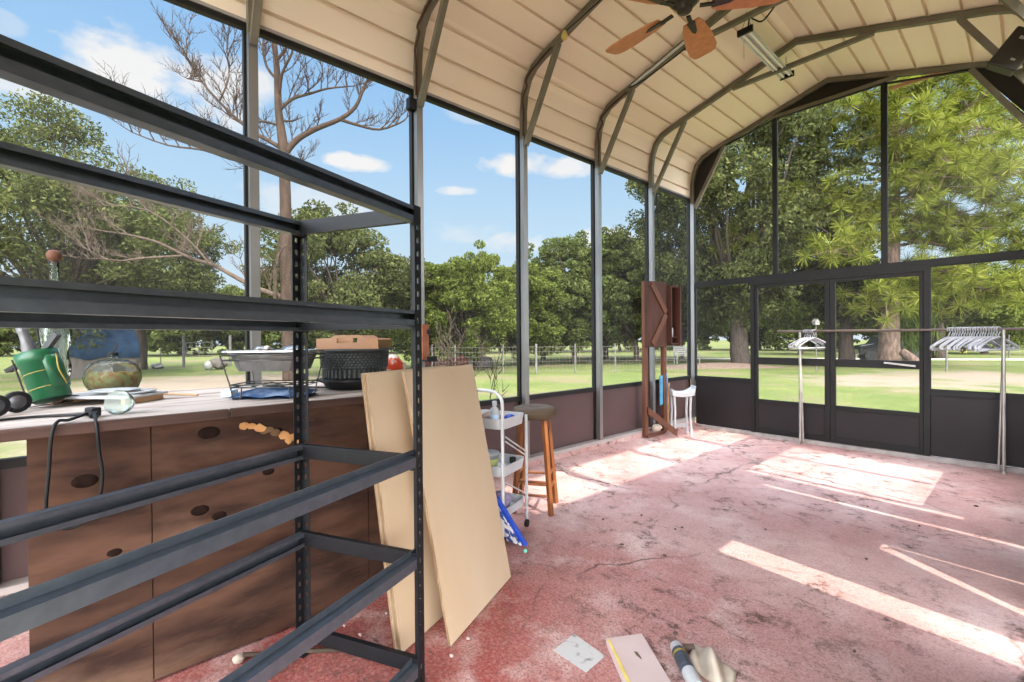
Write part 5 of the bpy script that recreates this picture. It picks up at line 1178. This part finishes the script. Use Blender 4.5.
# tubular gate
gt = thing('tube_gate', V(198, 27), 'tubular metal farm gate between two posts across the lawn', 'gate')
def GT(px, py): p = V(px, 27); return Vector((p.x, p.y, zat(py, 27)))
mb = MB()
for y in (340, 345, 349.5, 354): mb.tube([GT(186, y), GT(212, y)], .022, 8)
for x in (186, 198.5, 212): mb.tube([GT(x, 340), GT(x, 354)], .022, 8)
mb.build('gate_bars', M_['fencew'], gt)
for px in (183.5, 230):
    mb = MB(); mb.cyl(V(px, 27, LZ-.05), Vector((*GT(px, 0).xy, zat(333, 27))), .075, .07, 10); mb.build('post', M_['fencew'], gt)
mb = MB(); c = V(157, 25.5); lump(mb, c+Vector((0, 0, .12)), .9, .3, .16, 61, amp=.15); mb.build('white_sheet', M_['yardw'], label='white crumpled sheet lying on the far lawn left of the gate', cat='sheet')
mb = MB(); c = V(219, 24); lump(mb, c+Vector((0, 0, .33)), .48, .40, .30, 62, amp=.4); mb.build('junk_heap', M_['shed'], label='grey heap of scrap on the lawn in front of the gate', cat='heap')
mb = MB(); c = V(208, 23.6); lump(mb, c+Vector((0, 0, .22)), .22, .22, .24, 63, amp=.2); mb.build('white_bucket', M_['yardw'], label='white sack beside the grey scrap heap', cat='sack')
for px, t, lab in ((160.5, 25, 'thin dark stake behind the white sheet on the lawn'), (139.5, 20, 'short thin stake right of the blue tarp hutch')):
    mb = MB(); b = V(px, t, LZ-.03); mb.cyl(b, b+Vector((0, 0, 1.15 if px > 150 else .6)), .025, .02, 8); mb.build('garden_stake', M_['shed'], label=lab, cat='stake')
# wire fence along the left yard
fn = thing('wire_fence', V(560, 20), 'low wire mesh fence with pale posts across the left yard', 'fence')
FT = 19.5
fpx = [432, 455, 503, 536, 575, 615, 645, 690]
for px in fpx:
    b = V(px, FT, LZ-.05); mb = MB(); mb.cyl(b, b+Vector((0, 0, 1.30)), .024 if px != 536 else .05, None, 8); mb.build('post', M_['fencew'], fn)
mb = MB()
for k in range(6): mb.tube([V(px, FT, LZ+.12+.2*k) for px in fpx], .006, 4)
for px in np.linspace(432, 690, 78): mb.tube([V(px, FT, LZ+.05), V(px, FT, LZ+1.14)], .005, 4)
mb.build('wire_mesh', M_['shed'], fn)
# rusty boat, dark heap
bt_ = thing('overturned_boat', V(446, 26), 'overturned rusty red boat hull on the grass right of the shelving', 'boat')
bc_ = V(445, 26)
mb = MB(); mb.sheet(lambda u, v: bc_+ru*((u-.5)*2.5)+rd*((v-.5)*1.2*(1-(2*abs(u-.5))**3*.5))+Vector((0, 0, .02+.70*math.sin(math.pi*v)**.6*(1-(2*abs(u-.5))**4*.45))), 16, 12); mb.build('hull', M_['rust'], bt_, solid=.03)
mb = MB(); lump(mb, V(480, 24.0)+Vector((0, 0, .26)), .75, .6, .34, 71, amp=.3); mb.build('tarp_heap', M_['tyre'], label='low black tarp heap on the grass between boat and post', cat='heap')
# bare sapling outside the screen behind plywood
sg = MB(); mb = sg; rt = random.Random(17)
sb = V(484, 6.2)
mb.tube([sb+Vector((0, 0, -.04)), sb+Vector((.03, .02, .4)), sb+Vector((.02, .10, .8)), sb+Vector((.04, .22, 1.25))], [.010, .008, .006, .004], 6)
for z in (.5, .7, .9, 1.1): twigs(sb+Vector((.02, .1*z, z)), Vector((rt.uniform(-1, 1), rt.uniform(-1, 1), .6)), .35, .004, 1)
mb.build('bare_sapling', M_['deadwood'], label='thin bare sapling just outside the screen behind the white cart', cat='sapling')
for px, t, h_, lab in ((440, 9.5, 1.55, 'bare twiggy sapling on the lawn next to the shelving corner post'), (462, 8.6, 1.75, 'bare forked sapling on the lawn behind the front plywood sheet')):
    mb = MB(); sb = V(px, t); rt = random.Random(px)
    for k in range(3):
        d = Vector((rt.uniform(-.3, .3), rt.uniform(-.3, .3), 1)); tip = sb+d*h_*rt.uniform(.8, 1)
        mb.tube([sb+Vector((0, 0, -.05)), sb.lerp(tip, .5)+Vector((rt.uniform(-.05, .05), 0, 0)), tip], [.014, .009, .004], 5)
        for z in (.35, .55, .75, .9): twigs(sb.lerp(tip, z), Vector((rt.uniform(-1, 1), rt.uniform(-1, 1), .7)), .45, .006, 1)
    mb.build('bare_sapling', M_['greywood'], label=lab, cat='sapling')
# vehicle behind the pine
vb = V(889, 27.5); vt = thing('parked_car', vb, 'black car parked behind the pine trunk', 'car')
va = (ru*.55+rd*.83).normalized(); vn = Vector((-va.y, va.x, 0)); mv = Matrix((va, vn, Vector((0, 0, 1)))).transposed()
va2 = (ru*.92-rd*.38).normalized(); va = va2; vn = Vector((-va.y, va.x, 0))
def CV(u, v, z): return vb+va*u*.85+vn*v*.85+Vector((0, 0, z*.9))
sidep = [(-1.9, .35), (1.55, .35), (1.62, .62), (1.60, .95), (1.50, 1.02), (1.28, 1.62), (1.1, 1.70), (-.45, 1.70), (-.75, 1.62), (-1.15, 1.10), (-1.85, .98), (-1.98, .75)]
mb = MB(); mb.prism([(a*.85, b*.9) for a, b in sidep], CV(0, -.85, 0), va, (0, 0, 1), vn*1.445); mb.build('body', M_['carblk'], vt, bevel=.06)
for (poly) in ([(-.98, 1.12), (-.68, 1.58), (.0, 1.60), (.0, 1.12)], [(.08, 1.12), (.08, 1.60), (1.05, 1.60), (1.30, 1.12)]):
    for v0, w in ((-.852, -.012), (.852, .012)): 
        mb = MB(); mb.prism([(a*.85, b*.9) for a, b in poly], CV(0, v0, 0), va, (0, 0, 1), vn*w); mb.build('side_window', M_['carglass'], vt)
for u in (-1.25, 1.0):
    for v in (-.80, .80):
        mb = MB(); c = CV(u, v, .34); mb.cyl(c-vn*.11, c+vn*.11, .305, None, 20); mb.build('wheel', M_['tyre'], vt)
for v in (-.74, .74):
    mb = MB(); mb.box(CV(1.60, v, .92), (.08, .16, .34), M=Matrix((va, vn, Vector((0, 0, 1)))).transposed()); mb.build('tail_lamp', M_['tail'], vt)
# fallen log
lg = MB(); a = V(902, 21.2, LZ+.75); b = V(919, 20.6, LZ+.12); lg.tube([a, a.lerp(b, .5)+Vector((0, 0, .04)), b], [.17, .2, .22], 12); lg.build('leaning_log', M_['pinebark'], label='short brown log leaning from the foot of the pine', cat='log')
# bird house
bh = thing('bird_house', V(816, 19), 'small white bird house on a thin pole beyond the left screen door', 'bird house')
b = V(816, 19); mb = MB(); mb.cyl(b+Vector((0, 0, -.05)), b+Vector((0, 0, 1.95)), .02, None, 8); mb.build('pole', M_['shed'], bh)
mb = MB(); mb.prism([(-.08, 0), (.08, 0), (.08, .13), (0, .22), (-.08, .13)], b+Vector((0, 0, 1.95))-rd*.1, ru, (0, 0, 1), rd*.2); hs = mb.build('house_box', M_['yardw'], bh)
mb = MB(); 
for s_ in (-1, 1): mb.bar(b+Vector((0, 0, 2.19)), b+ru*(.12*s_)+Vector((0, 0, 2.05)), .24, .012, up=Vector((0, 0, 1)))
mb.build('roof', M_['shed'], bh)
mb = MB(); mb.lathe([(0, 0), (.025, 0), (.025, .004), (0, .004)], b-rd*.102+Vector((0, 0, 2.04)), 12, M=Matrix((ru, Vector((0, 0, 1)), -rd)).transposed()); mb.build('entry_hole', M_['soffit'], hs)
# garden bench far at corner
gbn = thing('garden_bench', V(687, 26), 'white garden bench behind the redwood cabinet', 'bench')
c = V(687, 26)
def GB(u, v, z): return c+ru*u+rd*v+Vector((0, 0, z))
mb = MB()
for k in range(4): mb.bar(GB(-.7, -.18+.12*k, .45), GB(.7, -.18+.12*k, .45), .09, .03)
mb.build('seat', M_['yardw'], gbn)
mb = MB()
for k in range(4): mb.bar(GB(-.7, .26, .55+.12*k), GB(.7, .26, .55+.12*k), .03, .09)
mb.build('backrest', M_['yardw'], gbn)
for u in (-.62, .62):
    for v in (-.18, .26): mb = MB(); mb.bar(GB(u, v, 0), GB(u, v, 1.0 if v > 0 else .43), .05, .05); mb.build('leg', M_['yardw'], gbn)
# driveway strip, far right
mb = MB(); a0, a1, a2, a3 = V(655, 33), V(1120, 27), V(1120, 25.4), V(655, 31.8)
mb.prism([(p.x, p.y) for p in (a3, a2, a1, a0)], (0, 0, LZ+.004), (1, 0, 0), (0, 1, 0), (0, 0, .02)); mb.build('driveway', M_['sand'], kind='structure')
for px, t, h_ in ((946.5, 19, 1.25), (1009, 30, 1.5), (757, 22, 1.2)):
    mb = MB(); b = V(px, t, LZ-.03); mb.cyl(b, b+Vector((0, 0, h_)), .035, None, 8)
    mb.build('fence_stake', M_['fencew'], label={946: 'pale metal stake on the lawn below the left end of the hanger bunch', 1009: 'pale stake far behind the right rack upright', 757: 'pale stake seen at the door frame left edge'}[int(px)], cat='stake')
mb = MB(); c = V(720, 23); mb.sheet(lambda u, v: c+ru*((u-.5)*6)+rd*((v-.5)*3)+Vector((0, 0, -.01+.22*math.sin(math.pi*u)*math.sin(math.pi*v))), 18, 10); mb.build('litter_bed', M_['soil'], label='low brown mound of leaf litter under the big corner oak', cat='mound')
